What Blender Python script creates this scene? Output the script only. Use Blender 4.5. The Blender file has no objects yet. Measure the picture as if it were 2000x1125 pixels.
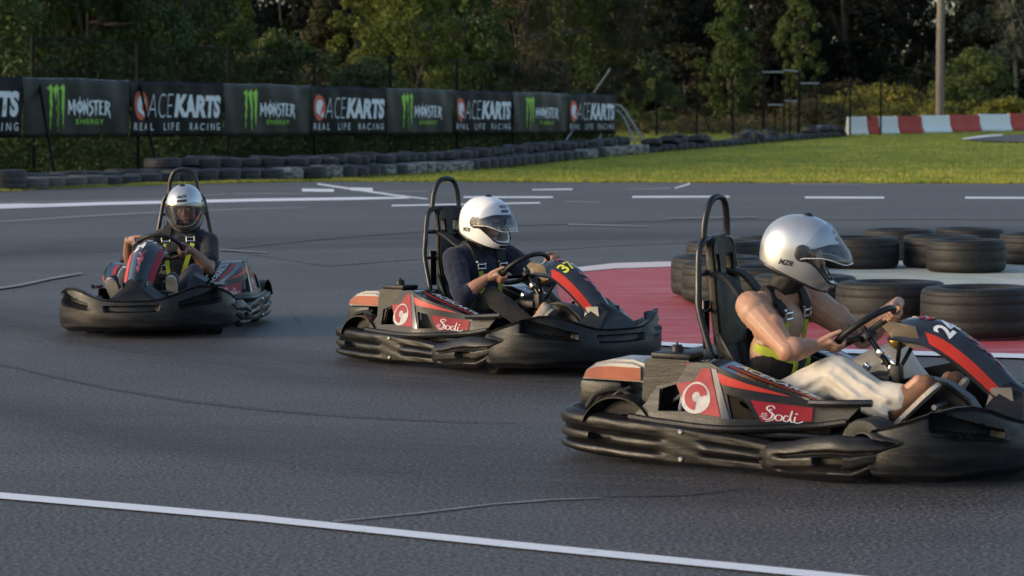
import bpy, bmesh, math, random
import numpy as np
from mathutils import Vector, Matrix
R = math.radians
scene = bpy.context.scene
COL = scene.collection

# ------------------------------------------------------------------ camera, sky, sun, exposure
CAM_H = 1.485
FPX, HORIZON = 5000.0, 246.0
PITCH = math.atan((562.5 - HORIZON) / FPX)
cam_data = bpy.data.cameras.new('camera')
cam = bpy.data.objects.new('camera', cam_data)
COL.objects.link(cam)
cam.location = (0, 0, CAM_H)
cam.rotation_euler = (math.pi / 2 - PITCH, 0, 0)
cam_data.sensor_width = 36.0
cam_data.lens = FPX / 2000 * 36.0
cam_data.clip_start = 0.1
cam_data.clip_end = 3000
cam_data.dof.use_dof = True
cam_data.dof.focus_distance = 14.2
cam_data.dof.aperture_fstop = 5.6
scene.camera = cam

SUN_EL, SUN_AZ = 14.0, 257.0          # azimuth clockwise from +Y: low on the left of the picture
world = bpy.data.worlds.new('World')
scene.world = world
world.use_nodes = True
wn = world.node_tree
sky = wn.nodes.new('ShaderNodeTexSky')
sky.sky_type = 'NISHITA'
sky.sun_disc = False
sky.sun_elevation = R(SUN_EL)
sky.sun_rotation = R(SUN_AZ)
sky.air_density = 1.0
sky.dust_density = 2.5
sky.ozone_density = 1.5
bg = wn.nodes['Background']
bg.inputs['Strength'].default_value = 0.115
wn.links.new(sky.outputs['Color'], bg.inputs['Color'])

sun_data = bpy.data.lights.new('sun', 'SUN')
sun_data.energy = 0.66
sun_data.angle = R(18)
sun_data.color = (1.0, 0.80, 0.60)
sun = bpy.data.objects.new('sun', sun_data)
COL.objects.link(sun)
az, el = R(SUN_AZ), R(SUN_EL)
sdir = Vector((math.sin(az) * math.cos(el), math.cos(az) * math.cos(el), math.sin(el)))
sun.rotation_euler = (-sdir).to_track_quat('-Z', 'Y').to_euler()
sun.location = sdir * 50

scene.view_settings.view_transform = 'Standard'
scene.view_settings.look = 'None'
scene.view_settings.gamma = 1.0
scene.view_settings.exposure = 1.27
scene.render.engine = 'CYCLES'
scene.cycles.max_bounces = 6
scene.cycles.transparent_max_bounces = 24
scene.cycles.use_denoising = True

# ------------------------------------------------------------------ helpers
def tag(o, label=None, cat=None, group=None, kind=None):
    if label: o['label'] = label
    if cat: o['category'] = cat
    if group: o['group'] = group
    if kind: o['kind'] = kind
    return o

def empty(name, loc=(0, 0, 0), rz=0.0):
    o = bpy.data.objects.new(name, None)
    o.empty_display_size = 0.2
    COL.objects.link(o)
    o.location = loc
    o.rotation_euler = (0, 0, rz)
    return o

def obj(name, me, mat=None, parent=None):
    if isinstance(me, bmesh.types.BMesh):
        me = to_mesh(name, me)
    o = bpy.data.objects.new(name, me)
    COL.objects.link(o)
    if mat is not None:
        me.materials.clear()
        for m in (mat if isinstance(mat, (list, tuple)) else [mat]):
            me.materials.append(m)
    if parent: o.parent = parent
    return o

def to_mesh(name, bm, angle=38):
    bmesh.ops.recalc_face_normals(bm, faces=bm.faces)
    me = bpy.data.meshes.new(name)
    bm.to_mesh(me)
    bm.free()
    me.polygons.foreach_set('use_smooth', [True] * len(me.polygons))
    me.set_sharp_from_angle(angle=R(angle))
    return me

def np_mesh(name, verts, faces, smooth=False):
    """verts (n,3), faces (m,k) arrays -> mesh"""
    verts = np.asarray(verts, dtype=np.float32); faces = np.asarray(faces, dtype=np.int32)
    me = bpy.data.meshes.new(name)
    m, k = faces.shape
    me.vertices.add(len(verts)); me.vertices.foreach_set('co', verts.ravel())
    me.loops.add(m * k); me.loops.foreach_set('vertex_index', faces.ravel())
    me.polygons.add(m)
    me.polygons.foreach_set('loop_start', np.arange(0, m * k, k, dtype=np.int32))
    me.polygons.foreach_set('loop_total', np.full(m, k, dtype=np.int32))
    me.update(calc_edges=True)
    me.validate()
    if smooth: me.polygons.foreach_set('use_smooth', [True] * len(me.polygons))
    return me

def copy_tree(o, parent=None):
    c = o.copy(); COL.objects.link(c)
    if parent: c.parent = parent
    for ch in o.children: copy_tree(ch, c)
    return c

def box(bm, c, s, rot=None, bevel=0.0, seg=2):
    r = bmesh.ops.create_cube(bm, size=1.0)
    vs = r['verts']
    M = Matrix.Translation(Vector(c)) @ (rot.to_4x4() if rot else Matrix()) @ Matrix.Diagonal((*s, 1))
    bmesh.ops.transform(bm, matrix=M, verts=vs)
    if bevel > 0:
        es = list({e for v in vs for e in v.link_edges})
        bmesh.ops.bevel(bm, geom=es, offset=bevel, segments=seg, profile=0.5, affect='EDGES')
    return vs

def spline(pts, n=8, closed=False):
    """Catmull-Rom resample"""
    P = [Vector(p) for p in pts]; out = []
    N = len(P); rng = N if closed else N - 1
    for i in range(rng):
        p1, p2 = P[i], P[(i + 1) % N]
        p0 = P[i - 1] if (closed or i > 0) else p1 + (p1 - p2)
        p3 = P[(i + 2) % N] if (closed or i < N - 2) else p2 + (p2 - p1)
        for k in range(n):
            t = k / n
            out.append(0.5 * ((2 * p1) + (p2 - p0) * t + (2 * p0 - 5 * p1 + 4 * p2 - p3) * t * t + (3 * p1 - p0 - 3 * p2 + p3) * t ** 3))
    if not closed: out.append(P[-1].copy())
    return out

def tube(bm, pts, r, seg=10, closed=False):
    P = [Vector(p) for p in pts]; n = len(P)
    rr = r if isinstance(r, (list, tuple)) else [r] * n
    rings = []
    up = None
    for i in range(n):
        a = P[i - 1] if (i > 0 or closed) else P[i]
        b = P[(i + 1) % n] if (i < n - 1 or closed) else P[i]
        t = (b - a).normalized()
        if up is None:
            up = t.orthogonal().normalized()
        up = (up - t * up.dot(t)).normalized()
        side = t.cross(up)
        rings.append([bm.verts.new(P[i] + (up * math.cos(2 * math.pi * k / seg) + side * math.sin(2 * math.pi * k / seg)) * rr[i]) for k in range(seg)])
    for i in range(n if closed else n - 1):
        A, B = rings[i], rings[(i + 1) % n]
        off = 0
        if closed and i == n - 1:
            off = min(range(seg), key=lambda q: (A[0].co - B[q].co).length)
        for k in range(seg):
            bm.faces.new((A[k], A[(k + 1) % seg], B[(k + 1 + off) % seg], B[(k + off) % seg]))
    if not closed:
        bm.faces.new(rings[0]); bm.faces.new(rings[-1])

def lathe(bm, prof, seg=32, M=None):
    """prof: list of (r, z); open profile, closed when first==last"""
    rings = []
    for r, z in prof:
        rings.append([bm.verts.new((r * math.cos(2 * math.pi * k / seg), r * math.sin(2 * math.pi * k / seg), z)) for k in range(seg)])
    closed = prof[0] == prof[-1]
    if closed:
        for v in rings[-1]: bm.verts.remove(v)
        rings[-1] = rings[0]
    for i in range(len(rings) - 1):
        for k in range(seg):
            bm.faces.new((rings[i][k], rings[i][(k + 1) % seg], rings[i + 1][(k + 1) % seg], rings[i + 1][k]))
    vs = list({v for rg in rings for v in rg})
    if M is not None: bmesh.ops.transform(bm, matrix=M, verts=vs)
    return vs

def sheet(bm, loops, fn, th=0.0, nrm=None, cuts=0):
    """polygon with holes: loops = [outer, hole, ...] of 2-D points; fn maps (a,b) -> 3-D; th thickness along nrm"""
    edges = []; start = len(bm.verts)
    for lp in loops:
        vs = [bm.verts.new((p[0], p[1], 0)) for p in lp]
        for i in range(len(vs)): edges.append(bm.edges.new((vs[i], vs[(i + 1) % len(vs)])))
    r = bmesh.ops.triangle_fill(bm, use_beauty=True, use_dissolve=False, edges=edges)
    faces = [g for g in r['geom'] if isinstance(g, bmesh.types.BMFace)]
    if cuts:
        sr = bmesh.ops.subdivide_edges(bm, edges=list({e for f in faces for e in f.edges}), cuts=cuts, use_grid_fill=True)
        nv_ = {g for g in sr['geom_inner'] + sr['geom_split'] if isinstance(g, bmesh.types.BMVert)} | {v for f in faces if f.is_valid for v in f.verts}
        faces = list({f for v in nv_ for f in v.link_faces})
    vs = list({v for f in faces for v in f.verts})
    for v in vs: v.co = Vector(fn(v.co.x, v.co.y))
    if th:
        ex = bmesh.ops.extrude_face_region(bm, geom=faces)
        nv = [g for g in ex['geom'] if isinstance(g, bmesh.types.BMVert)]
        N = Vector(nrm) * th
        for v in nv: v.co += N
        vs += nv
    return vs

def grid_faces(nu, nv, wrap_u=False):
    f = []
    for i in range(nu if wrap_u else nu - 1):
        for j in range(nv - 1):
            a = i * nv + j; b = ((i + 1) % nu) * nv + j
            f.append((a, b, b + 1, a + 1))
    return f

def text_mesh(body, size=1.0, sx=1.0, shear=0.0, offset=0.0, spacing=1.0, extrude=0.0, align='LEFT'):
    """built-in font outlines -> list of verts (2-D, baseline at 0) and faces"""
    cu = bpy.data.curves.new('lettering', 'FONT')
    cu.body = body; cu.size = size; cu.shear = shear; cu.offset = offset
    cu.space_character = spacing; cu.align_x = align; cu.extrude = extrude
    cu.resolution_u = 4; cu.fill_mode = 'FRONT' if extrude == 0 else 'BOTH'
    o = bpy.data.objects.new('lettering', cu); COL.objects.link(o)
    dg = bpy.context.evaluated_depsgraph_get(); dg.update()
    me = bpy.data.meshes.new_from_object(o.evaluated_get(dg))
    bpy.data.objects.remove(o); bpy.data.curves.remove(cu)
    V = [(v.co.x * sx, v.co.y) for v in me.vertices]
    F = [tuple(p.vertices) for p in me.polygons]
    bpy.data.meshes.remove(me)
    return V, F

def fit_text(body, x0, x1, y0, h, **k):
    """lettering whose ink spans x0..x1 and y0..y0+h"""
    V, F = text_mesh(body, **k)
    A = np.array(V)
    lo, hi = A.min(0), A.max(0)
    A = (A - lo) / (hi - lo) * np.array([x1 - x0, h]) + np.array([x0, y0])
    return [tuple(a) for a in A], F

def ribbon(pts, w, closed=False):
    """flat stroke along a 2-D polyline; w width (scalar or per point)"""
    n = len(pts); V = []; F = []
    for i in range(n):
        a = pts[max(i - 1, 0)]; b = pts[min(i + 1, n - 1)]
        dx, dy = b[0] - a[0], b[1] - a[1]; L = math.hypot(dx, dy) or 1
        ww = (w[i] if isinstance(w, (list, tuple)) else w) / 2
        V += [(pts[i][0] - dy / L * ww, pts[i][1] + dx / L * ww), (pts[i][0] + dy / L * ww, pts[i][1] - dx / L * ww)]
    for i in range(n - 1): F.append((2 * i, 2 * i + 1, 2 * i + 3, 2 * i + 2))
    return V, F

def add_vf(bm, V, F, fn):
    vs = [bm.verts.new(fn(*v)) for v in V]
    for f in F:
        try: bm.faces.new([vs[i] for i in f])
        except ValueError: pass

def disc(cx, cy, r, n=28, sx=1.0):
    return [(cx + r * sx * math.cos(2 * math.pi * i / n), cy + r * math.sin(2 * math.pi * i / n)) for i in range(n)]

def remesh(name, bm, voxel, smooth=6, factor=0.5, noise=None, sub=0):
    """fuse overlapping closed pieces into one continuous skin"""
    bmesh.ops.recalc_face_normals(bm, faces=bm.faces)
    me = bpy.data.meshes.new(name); bm.to_mesh(me); bm.free()
    o = bpy.data.objects.new(name, me); COL.objects.link(o)
    m = o.modifiers.new('r', 'REMESH'); m.mode = 'VOXEL'; m.voxel_size = voxel; m.adaptivity = 0
    if smooth:
        s = o.modifiers.new('s', 'SMOOTH'); s.iterations = smooth; s.factor = factor
    if noise:
        for sc_, st in noise:
            tx = bpy.data.textures.new('folds', 'CLOUDS'); tx.noise_scale = sc_; tx.noise_depth = 2
            d = o.modifiers.new('d', 'DISPLACE'); d.texture = tx; d.strength = st; d.mid_level = 0.5; d.texture_coords = 'LOCAL'
        s = o.modifiers.new('s2', 'SMOOTH'); s.iterations = 2; s.factor = 0.5
    dg = bpy.context.evaluated_depsgraph_get(); dg.update()
    out = bpy.data.meshes.new_from_object(o.evaluated_get(dg))
    bpy.data.objects.remove(o)
    out.name = name
    out.polygons.foreach_set('use_smooth', [True] * len(out.polygons))
    return out

# ------------------------------------------------------------------ ground geometry helpers
def gz(x, y):
    t = y - 85.0
    return 0.0185 * t if t > 6 else (0.0 if t < -6 else 0.0185 * (t + 6) ** 2 / 24)

def ray(px, py):
    u = (px - 1000) / FPX; v = (562.5 - py) / FPX
    c, s = math.cos(PITCH), math.sin(PITCH)
    return Vector((u, c + s * v, -s + c * v))

def G(px, py, z=0.0):
    d = ray(px, py); t = (z - CAM_H) / d.z
    return Vector((d.x * t, d.y * t, z))

def GT(px, py):
    """where the ray meets the rising ground"""
    d = ray(px, py); lo, hi = 5.0, 400.0
    for _ in range(60):
        m = (lo + hi) / 2
        if CAM_H + d.z * m > gz(0, d.y * m): lo = m
        else: hi = m
    return Vector((d.x * lo, d.y * lo, gz(0, d.y * lo)))

def AT(px, py, Y):
    d = ray(px, py); t = Y / d.y
    return Vector((d.x * t, Y, CAM_H + d.z * t))

# ------------------------------------------------------------------ materials
MATS = {}
def new_mat(name):
    m = bpy.data.materials.new(name); m.use_nodes = True
    nt = m.node_tree; b = nt.nodes['Principled BSDF']
    MATS[name] = m
    return m, nt, b

def coord(nt, kind='Object'):
    return nt.nodes.new('ShaderNodeTexCoord').outputs[kind]

def noise_node(nt, vec, scale, detail=3, rough=0.5):
    n = nt.nodes.new('ShaderNodeTexNoise')
    n.inputs['Scale'].default_value = scale; n.inputs['Detail'].default_value = detail; n.inputs['Roughness'].default_value = rough
    if vec is not None: nt.links.new(vec, n.inputs['Vector'])
    return n.outputs['Fac']

def ramp(nt, fac, stops):
    r = nt.nodes.new('ShaderNodeValToRGB')
    els = r.color_ramp.elements
    while len(els) < len(stops): els.new(0.5)
    for e, (p, c) in zip(els, stops):
        e.position = p; e.color = (*c, 1) if len(c) == 3 else c
    nt.links.new(fac, r.inputs['Fac'])
    return r.outputs['Color']

def mixc(nt, fac, a, b, mode='MIX'):
    m = nt.nodes.new('ShaderNodeMix'); m.data_type = 'RGBA'; m.blend_type = mode
    for v, i in ((fac, 0), (a, 6), (b, 7)):
        if isinstance(v, (int, float)): m.inputs[i].default_value = v
        elif isinstance(v, tuple): m.inputs[i].default_value = (*v, 1)
        else: nt.links.new(v, m.inputs[i])
    return m.outputs[2]

def bump(nt, b, height, strength, dist=0.01):
    n = nt.nodes.new('ShaderNodeBump'); n.inputs['Strength'].default_value = strength; n.inputs['Distance'].default_value = dist
    nt.links.new(height, n.inputs['Height']); nt.links.new(n.outputs['Normal'], b.inputs['Normal'])

def simple(name, col, rough=0.5, metal=0.0, var=0.15, scale=8.0, bmp=0.0, bscale=60, spec=0.5, coat=0.0):
    """base colour with a little mottling and roughness breakup"""
    m, nt, b = new_mat(name)
    v = coord(nt)
    n = noise_node(nt, v, scale, 4, 0.6)
    lo = tuple(c * (1 - var) for c in col); hi = tuple(min(1, c * (1 + var)) for c in col)
    nt.links.new(ramp(nt, n, [(0.3, lo), (0.7, hi)]), b.inputs['Base Color'])
    mr = nt.nodes.new('ShaderNodeMapRange')
    mr.inputs['From Min'].default_value = 0.3; mr.inputs['From Max'].default_value = 0.7
    mr.inputs['To Min'].default_value = max(0.02, rough - 0.08); mr.inputs['To Max'].default_value = min(1, rough + 0.08)
    nt.links.new(noise_node(nt, v, scale * 2.3, 3), mr.inputs['Value'])
    nt.links.new(mr.outputs['Result'], b.inputs['Roughness'])
    b.inputs['Metallic'].default_value = metal
    b.inputs['Specular IOR Level'].default_value = spec
    b.inputs['Coat Weight'].default_value = coat
    b.inputs['Coat Roughness'].default_value = 0.08
    if bmp: bump(nt, b, noise_node(nt, v, bscale, 4), bmp)
    return m
# ------------------------------------------------------------------ ground, road, markings
def mat_asphalt(name, base, tint=1.0):
    m, nt, b = new_mat(name)
    v = coord(nt)
    fine = noise_node(nt, v, 52, 4, 0.85)
    mid = noise_node(nt, v, 9, 4, 0.6)
    big = noise_node(nt, v, 0.22, 4, 0.55)
    mp = nt.nodes.new('ShaderNodeMapping'); mp.inputs['Scale'].default_value = (0.12, 1.6, 1); mp.inputs['Rotation'].default_value = (0, 0, R(8))
    nt.links.new(v, mp.inputs['Vector'])
    streak = noise_node(nt, mp.outputs[0], 1.0, 4, 0.6)
    c = ramp(nt, fine, [(0.42, tuple(x * 0.12 for x in base)), (0.50, tuple(x * .85 for x in base)), (0.58, tuple(x * 3.9 for x in base))])
    c = mixc(nt, 0.75, c, ramp(nt, mid, [(0.35, (0.86,) * 3), (0.65, (1.14,) * 3)]), 'MULTIPLY')
    c = mixc(nt, 0.8, c, ramp(nt, big, [(0.36, (0.78, 0.78, 0.80)), (0.62, (1.18, 1.17, 1.16))]), 'MULTIPLY')
    c = mixc(nt, 0.6, c, ramp(nt, streak, [(0.36, (0.72,) * 3), (0.58, (1.1,) * 3)]), 'MULTIPLY')
    nt.links.new(c, b.inputs['Base Color'])
    rr = nt.nodes.new('ShaderNodeMapRange'); rr.inputs['To Min'].default_value = 0.50; rr.inputs['To Max'].default_value = 0.74
    nt.links.new(mid, rr.inputs['Value']); nt.links.new(rr.outputs[0], b.inputs['Roughness'])
    b.inputs['Specular IOR Level'].default_value = 0.5
    bump(nt, b, fine, 0.28, 0.004)
    return m

M_ASPH = mat_asphalt('asphalt', (0.050, 0.0435, 0.0405))
M_ASPH2 = mat_asphalt('asphalt_older', (0.044, 0.0385, 0.036))

def mat_paint(name, col, wear=0.5, asph=(0.052, 0.048, 0.046), streaky=False, grain=5.0):
    m, nt, b = new_mat(name)
    v = coord(nt)
    mp = nt.nodes.new('ShaderNodeMapping'); mp.inputs['Scale'].default_value = (0.5, 3.5, 1) if streaky else (1, 1, 1)
    nt.links.new(v, mp.inputs['Vector'])
    w = noise_node(nt, mp.outputs[0], 2.2 if streaky else grain, 6, 0.78)
    f = noise_node(nt, v, 120, 2, 0.6)
    c = ramp(nt, w, [(wear - 0.14, asph), (wear + 0.04, col)])
    c = mixc(nt, 0.5, c, ramp(nt, f, [(0.3, (0.75,) * 3), (0.7, (1.2,) * 3)]), 'MULTIPLY')
    nt.links.new(c, b.inputs['Base Color'])
    b.inputs['Roughness'].default_value = 0.7
    bump(nt, b, f, 0.3, 0.004)
    return m

M_WHITE_LINE = mat_paint('white_line_paint', (0.74, 0.75, 0.78), 0.34)
M_FAINT_LINE = mat_paint('faded_line_paint', (0.25, 0.25, 0.26), 0.54, asph=(0.135, 0.132, 0.13), grain=14.0)
M_SEAM = simple('asphalt_seam', (0.044, 0.043, 0.043), 0.8, var=0.3, scale=3)

def mat_grass():
    m, nt, b = new_mat('grass_ground')
    v = coord(nt)
    a = noise_node(nt, v, 0.45, 5, 0.65); f = noise_node(nt, v, 9, 4, 0.7)
    mp = nt.nodes.new('ShaderNodeMapping'); mp.inputs['Scale'].default_value = (0.25, 0.9, 1)
    nt.links.new(v, mp.inputs['Vector'])
    s = noise_node(nt, mp.outputs[0], 0.9, 4, 0.6)
    c = ramp(nt, a, [(0.32, (0.145, 0.205, 0.034)), (0.5, (0.215, 0.260, 0.048)), (0.68, (0.34, 0.32, 0.085))])
    c = mixc(nt, 0.7, c, ramp(nt, s, [(0.35, (0.7, 0.75, 0.65)), (0.65, (1.25, 1.2, 1.15))]), 'MULTIPLY')
    c = mixc(nt, 0.8, c, ramp(nt, f, [(0.3, (0.55, 0.6, 0.5)), (0.7, (1.35, 1.3, 1.2))]), 'MULTIPLY')
    nt.links.new(c, b.inputs['Base Color']); b.inputs['Roughness'].default_value = 0.95
    b.inputs['Specular IOR Level'].default_value = 0.1
    bump(nt, b, f, 1.0, 0.06)
    return m
M_GRASS = mat_grass()

# ground: one sheet out to the horizon
xs = np.concatenate([np.linspace(-700, -60, 9), np.linspace(-50, 60, 45), np.linspace(75, 700, 9)])
ys = np.concatenate([np.linspace(-120, 70, 12), np.linspace(74, 170, 50), np.linspace(190, 1100, 12)])
V = [(x, y, (gz(x, min(y, 230))) - 0.02) for x in xs for y in ys]
tag(obj('ground', np_mesh('ground', V, grid_faces(len(xs), len(ys)), True), M_GRASS), kind='structure')

edge_px = [(-900, 412), (-500, 394), (-200, 382), (0, 374), (150, 368), (300, 362), (480, 357.5), (650, 355), (900, 355.5), (1200, 356.5), (1500, 357.5), (2000, 359), (2600, 361), (3400, 364)]
edge = [G(*p) for p in edge_px]
edge = spline(edge, 8)
rnd = random.Random(3)
bm = bmesh.new()
front = [bm.verts.new((p.x * 0.0 + (-60 + 120 * i / (len(edge) - 1)), -30, 0)) for i, p in enumerate(edge)]
back = [bm.verts.new((p.x, p.y + rnd.uniform(-0.25, 0.25), 0)) for p in edge]
for i in range(len(edge) - 1):
    bm.faces.new((front[i], front[i + 1], back[i + 1], back[i]))
tag(obj('road', bm, M_ASPH), kind='structure')

def strip(name, pts, mat, z, smooth=6):
    """pts: (px, py, thickness in px) along a marking; laid on the ground"""
    P = []
    for i in range(len(pts) - 1):
        for k in range(smooth):
            t = k / smooth
            P.append([pts[i][j] * (1 - t) + pts[i + 1][j] * t for j in range(3)])
    P.append(list(pts[-1]))
    bm = bmesh.new(); row = []
    for x, y, t in P:
        row.append((bm.verts.new(G(x, y + t / 2, z)), bm.verts.new(G(x, y - t / 2, z))))
    for i in range(len(row) - 1):
        bm.faces.new((row[i][0], row[i + 1][0], row[i + 1][1], row[i][1]))
    return tag(obj(name, bm, mat), kind='structure')

def patch(name, pts, mat, z):
    bm = bmesh.new()
    sheet(bm, [pts], lambda x, y: G(x, y, z))
    return tag(obj(name, bm, mat), kind='structure')

strip('road_marking', [(-60, 962, 12), (500, 1011, 12), (1000, 1063, 12.5), (1500, 1112, 13), (1900, 1152, 13)], M_WHITE_LINE, 0.006)
strip('road_marking', [(-100, 409, 7), (0, 404, 7), (200, 397.5, 6), (500, 390.5, 5.5), (700, 387.5, 5), (800, 386, 3)], M_WHITE_LINE, 0.006)
strip('road_marking', [(-60, 402, 4), (40, 400.5, 6), (100, 400, 4)], M_WHITE_LINE, 0.010)
strip('road_marking', [(-100, 441, 2.5), (0, 433, 2.5), (150, 423, 3), (300, 415, 3), (480, 408, 2.5), (600, 405, 2)], M_FAINT_LINE, 0.006)
strip('road_marking', [(0, 396.5, 2), (140, 393, 2), (330, 388, 2), (438, 379, 2)], M_FAINT_LINE, 0.006)
for a in ([(905, 385, 3), (1080, 385, 3)], [(1235, 384.5, 3.4), (1425, 384, 3)], [(1572, 385.5, 3.4), (1727, 386, 3.4)], [(1885, 386, 3.4), (2150, 387, 3.4)]):
    strip('road_marking', a, M_WHITE_LINE, 0.006)
strip('road_marking', [(620, 359, 3), (700, 371, 3.5), (770, 381, 3), (835, 388.5, 2)], M_WHITE_LINE, 0.006)
strip('road_marking', [(590, 371, 5.5), (652, 372, 5.5)], M_WHITE_LINE, 0.006)
strip('road_marking', [(685, 369, 6), (728, 370, 6)], M_WHITE_LINE, 0.010)
strip('road_marking', [(455, 378, 2), (600, 378, 2)], M_FAINT_LINE, 0.006)
strip('road_marking', [(765, 401.5, 2.6), (1055, 396, 2.6)], M_WHITE_LINE, 0.006)
strip('road_marking', [(1100, 393.5, 2), (1170, 394, 2)], M_FAINT_LINE, 0.006)
strip('road_marking', [(740, 374.5, 2), (835, 373.5, 2)], M_FAINT_LINE, 0.006)
strip('road_marking', [(1040, 370.5, 2), (1118, 369.5, 2.6)], M_WHITE_LINE, 0.006)
strip('road_marking', [(1318, 367.5, 2), (1348, 358.5, 3)], M_WHITE_LINE, 0.006)
strip('road_marking', [(1225, 369.5, 2), (1310, 368, 3)], M_FAINT_LINE, 0.006)
strip('road_marking', [(1540, 356.5 + 3, 2), (1680, 360, 2)], M_FAINT_LINE, 0.006)
strip('road_marking', [(1110, 438, 3), (1180, 439.5, 3), (1265, 442.5, 1.5)], M_FAINT_LINE, 0.014)
strip('road_marking', [(1302, 426.5, 2), (1480, 424, 2)], M_FAINT_LINE, 0.014)
strip('road_marking', [(-40, 568, 3), (40, 556, 4), (100, 543, 4), (160, 533, 3)], M_FAINT_LINE, 0.014)
strip('road_marking', [(430, 487, 3), (520, 493, 2)], M_FAINT_LINE, 0.014)
strip('road_marking', [(650, 1018, 1.5), (820, 1001, 2.5), (960, 984, 2), (1080, 975, 2), (1170, 972, 1.5)], M_FAINT_LINE, 0.006)
# older, darker resurfacing and its seams
bound = [(430, 488), (560, 474), (700, 461), (850, 450), (1000, 441), (1150, 436), (1300, 432), (1500, 429), (1800, 428), (2200, 430)]
patch('road_patch', bound + [(2200, 500), (1500, 470), (1200, 480), (900, 500), (640, 520)], M_ASPH2, 0.004)
strip('road_seam', [(x, y, 1.0) for x, y in bound], M_SEAM, 0.009)
strip('road_seam', [(-60, 702, 1.24), (20, 714, 1.49), (100, 733, 1.49), (220, 758, 1.49), (360, 781, 1.49), (520, 799, 1.49), (660, 810, 1.24), (800, 818, 1.24), (900, 822, 0.93), (1010, 824, 0.62)], M_SEAM, 0.009)
strip('road_seam', [(1180, 966, 1.24), (1320, 965, 2.11), (1380, 960, 2.11), (1420, 955, 1.49), (1470, 946, 0.93)], M_SEAM, 0.009)
strip('road_seam', [(560, 600, 0.93), (585, 630, 1.24), (600, 664, 1.24)], M_SEAM, 0.009)

def mat_rubber():
    m, nt, b = new_mat('tyre_rubber_film')
    uv = coord(nt, 'UV'); v = coord(nt)
    sep = nt.nodes.new('ShaderNodeSeparateXYZ'); nt.links.new(uv, sep.inputs[0])
    sh = nt.nodes.new('ShaderNodeMath'); sh.operation = 'PINGPONG'; sh.inputs[1].default_value = 0.5
    nt.links.new(sep.outputs[1], sh.inputs[0])
    mp = nt.nodes.new('ShaderNodeMapping'); mp.inputs['Scale'].default_value = (0.25, 16, 1); nt.links.new(uv, mp.inputs['Vector'])
    st = noise_node(nt, mp.outputs[0], 1.0, 4, 0.65)
    edge_ = ramp(nt, sh.outputs[0], [(0.0, (0, 0, 0)), (0.38, (1, 1, 1))])
    a = mixc(nt, 1.0, edge_, ramp(nt, st, [(0.36, (0.0,) * 3), (0.66, (0.42,) * 3)]), 'MULTIPLY')
    t = nt.nodes.new('ShaderNodeBsdfTransparent'); mx = nt.nodes.new('ShaderNodeMixShader')
    nt.links.new(a, mx.inputs[0]); nt.links.new(t.outputs[0], mx.inputs[1]); nt.links.new(b.outputs[0], mx.inputs[2])
    nt.links.new(mx.outputs[0], nt.nodes['Material Output'].inputs['Surface'])
    b.inputs['Base Color'].default_value = (0.022, 0.022, 0.023, 1); b.inputs['Roughness'].default_value = 0.6
    return m
M_RUB = mat_rubber()
def rubber(pts, z):
    P = spline([(a, b_, w) for a, b_, w in pts], 12); V = []; F = []; U = []; s_ = 0; last = None
    for i, q in enumerate(P):
        lo, hi = G(q.x, q.y + q.z / 2, z), G(q.x, q.y - q.z / 2, z); c = G(q.x, q.y, z)
        if last is not None: s_ += (c - last).length
        last = c
        V += [lo, hi]; U += [(s_, 0), (s_, 1)]
        if i: F.append((2 * i - 2, 2 * i, 2 * i + 1, 2 * i - 1))
    me = bpy.data.meshes.new('rubber_line'); me.from_pydata(V, [], F); uv = me.uv_layers.new(name='run')
    for poly in me.polygons:
        for li, vi in zip(poly.loop_indices, poly.vertices): uv.data[li].uv = U[vi]
    tag(obj('rubber_line', me, M_RUB), kind='structure')
rubber([(-100, 610, 70), (150, 655, 90), (500, 700, 100), (900, 735, 90), (1400, 760, 80), (2100, 765, 80)], 0.022)
rubber([(-100, 500, 40), (250, 480, 44), (600, 470, 40), (1000, 462, 34), (1500, 455, 30), (2100, 452, 30)], 0.026)
rubber([(-100, 780, 90), (300, 850, 120), (800, 900, 130), (1400, 930, 130), (2100, 940, 120)], 0.030)
M_RED = mat_paint('red_run_off_paint', (0.42, 0.052, 0.064), 0.47, (0.50, 0.21, 0.21), True)
M_PINK = mat_paint('worn_white_edge_paint', (0.66, 0.58, 0.58), 0.42, (0.42, 0.16, 0.16), True)
red_top = [(1088, 552), (1096, 536), (1130, 527), (1200, 520), (1345, 514), (1500, 510), (1800, 507), (2300, 505)]
red_bot = [(2300, 700), (2000, 691), (1700, 684), (1500, 677.5), (1345, 673), (1290, 669), (1180, 652), (1110, 610), (1090, 575)]
patch('painted_run_off', red_top + red_bot, M_RED, 0.006)
strip('run_off_edge', [(1092, 540, 6), (1130, 526, 9), (1200, 519, 11), (1345, 514.5, 10), (1500, 511, 9), (1800, 508, 8), (2300, 505, 8)], M_PINK, 0.012)
strip('run_off_edge', [(1150, 642, 5), (1220, 660, 6), (1290, 670.5, 7), (1345, 674.5, 7.5), (1500, 679.5, 7.5), (1700, 687, 8), (2000, 695, 8.5), (2300, 703, 9)], M_WHITE_LINE, 0.012)
M_CONC = simple('pale_concrete', (0.36, 0.38, 0.33), 0.85, var=0.18, scale=2.2, bmp=0.2)
M_CONC2 = simple('light_grey_concrete', (0.42, 0.42, 0.41), 0.85, var=0.12, scale=2.0, bmp=0.2)
patch('island_surface', [(1362, 588), (1350, 560), (1370, 535), (1440, 521), (1600, 514), (1800, 508), (2200, 506), (2200, 640), (1900, 646), (1700, 634), (1530, 617), (1430, 602)], M_CONC, 0.018)
patch('island_slab', [(1762, 584), (1990, 545), (2200, 530), (2200, 600), (1900, 606)], M_CONC2, 0.024)

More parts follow.
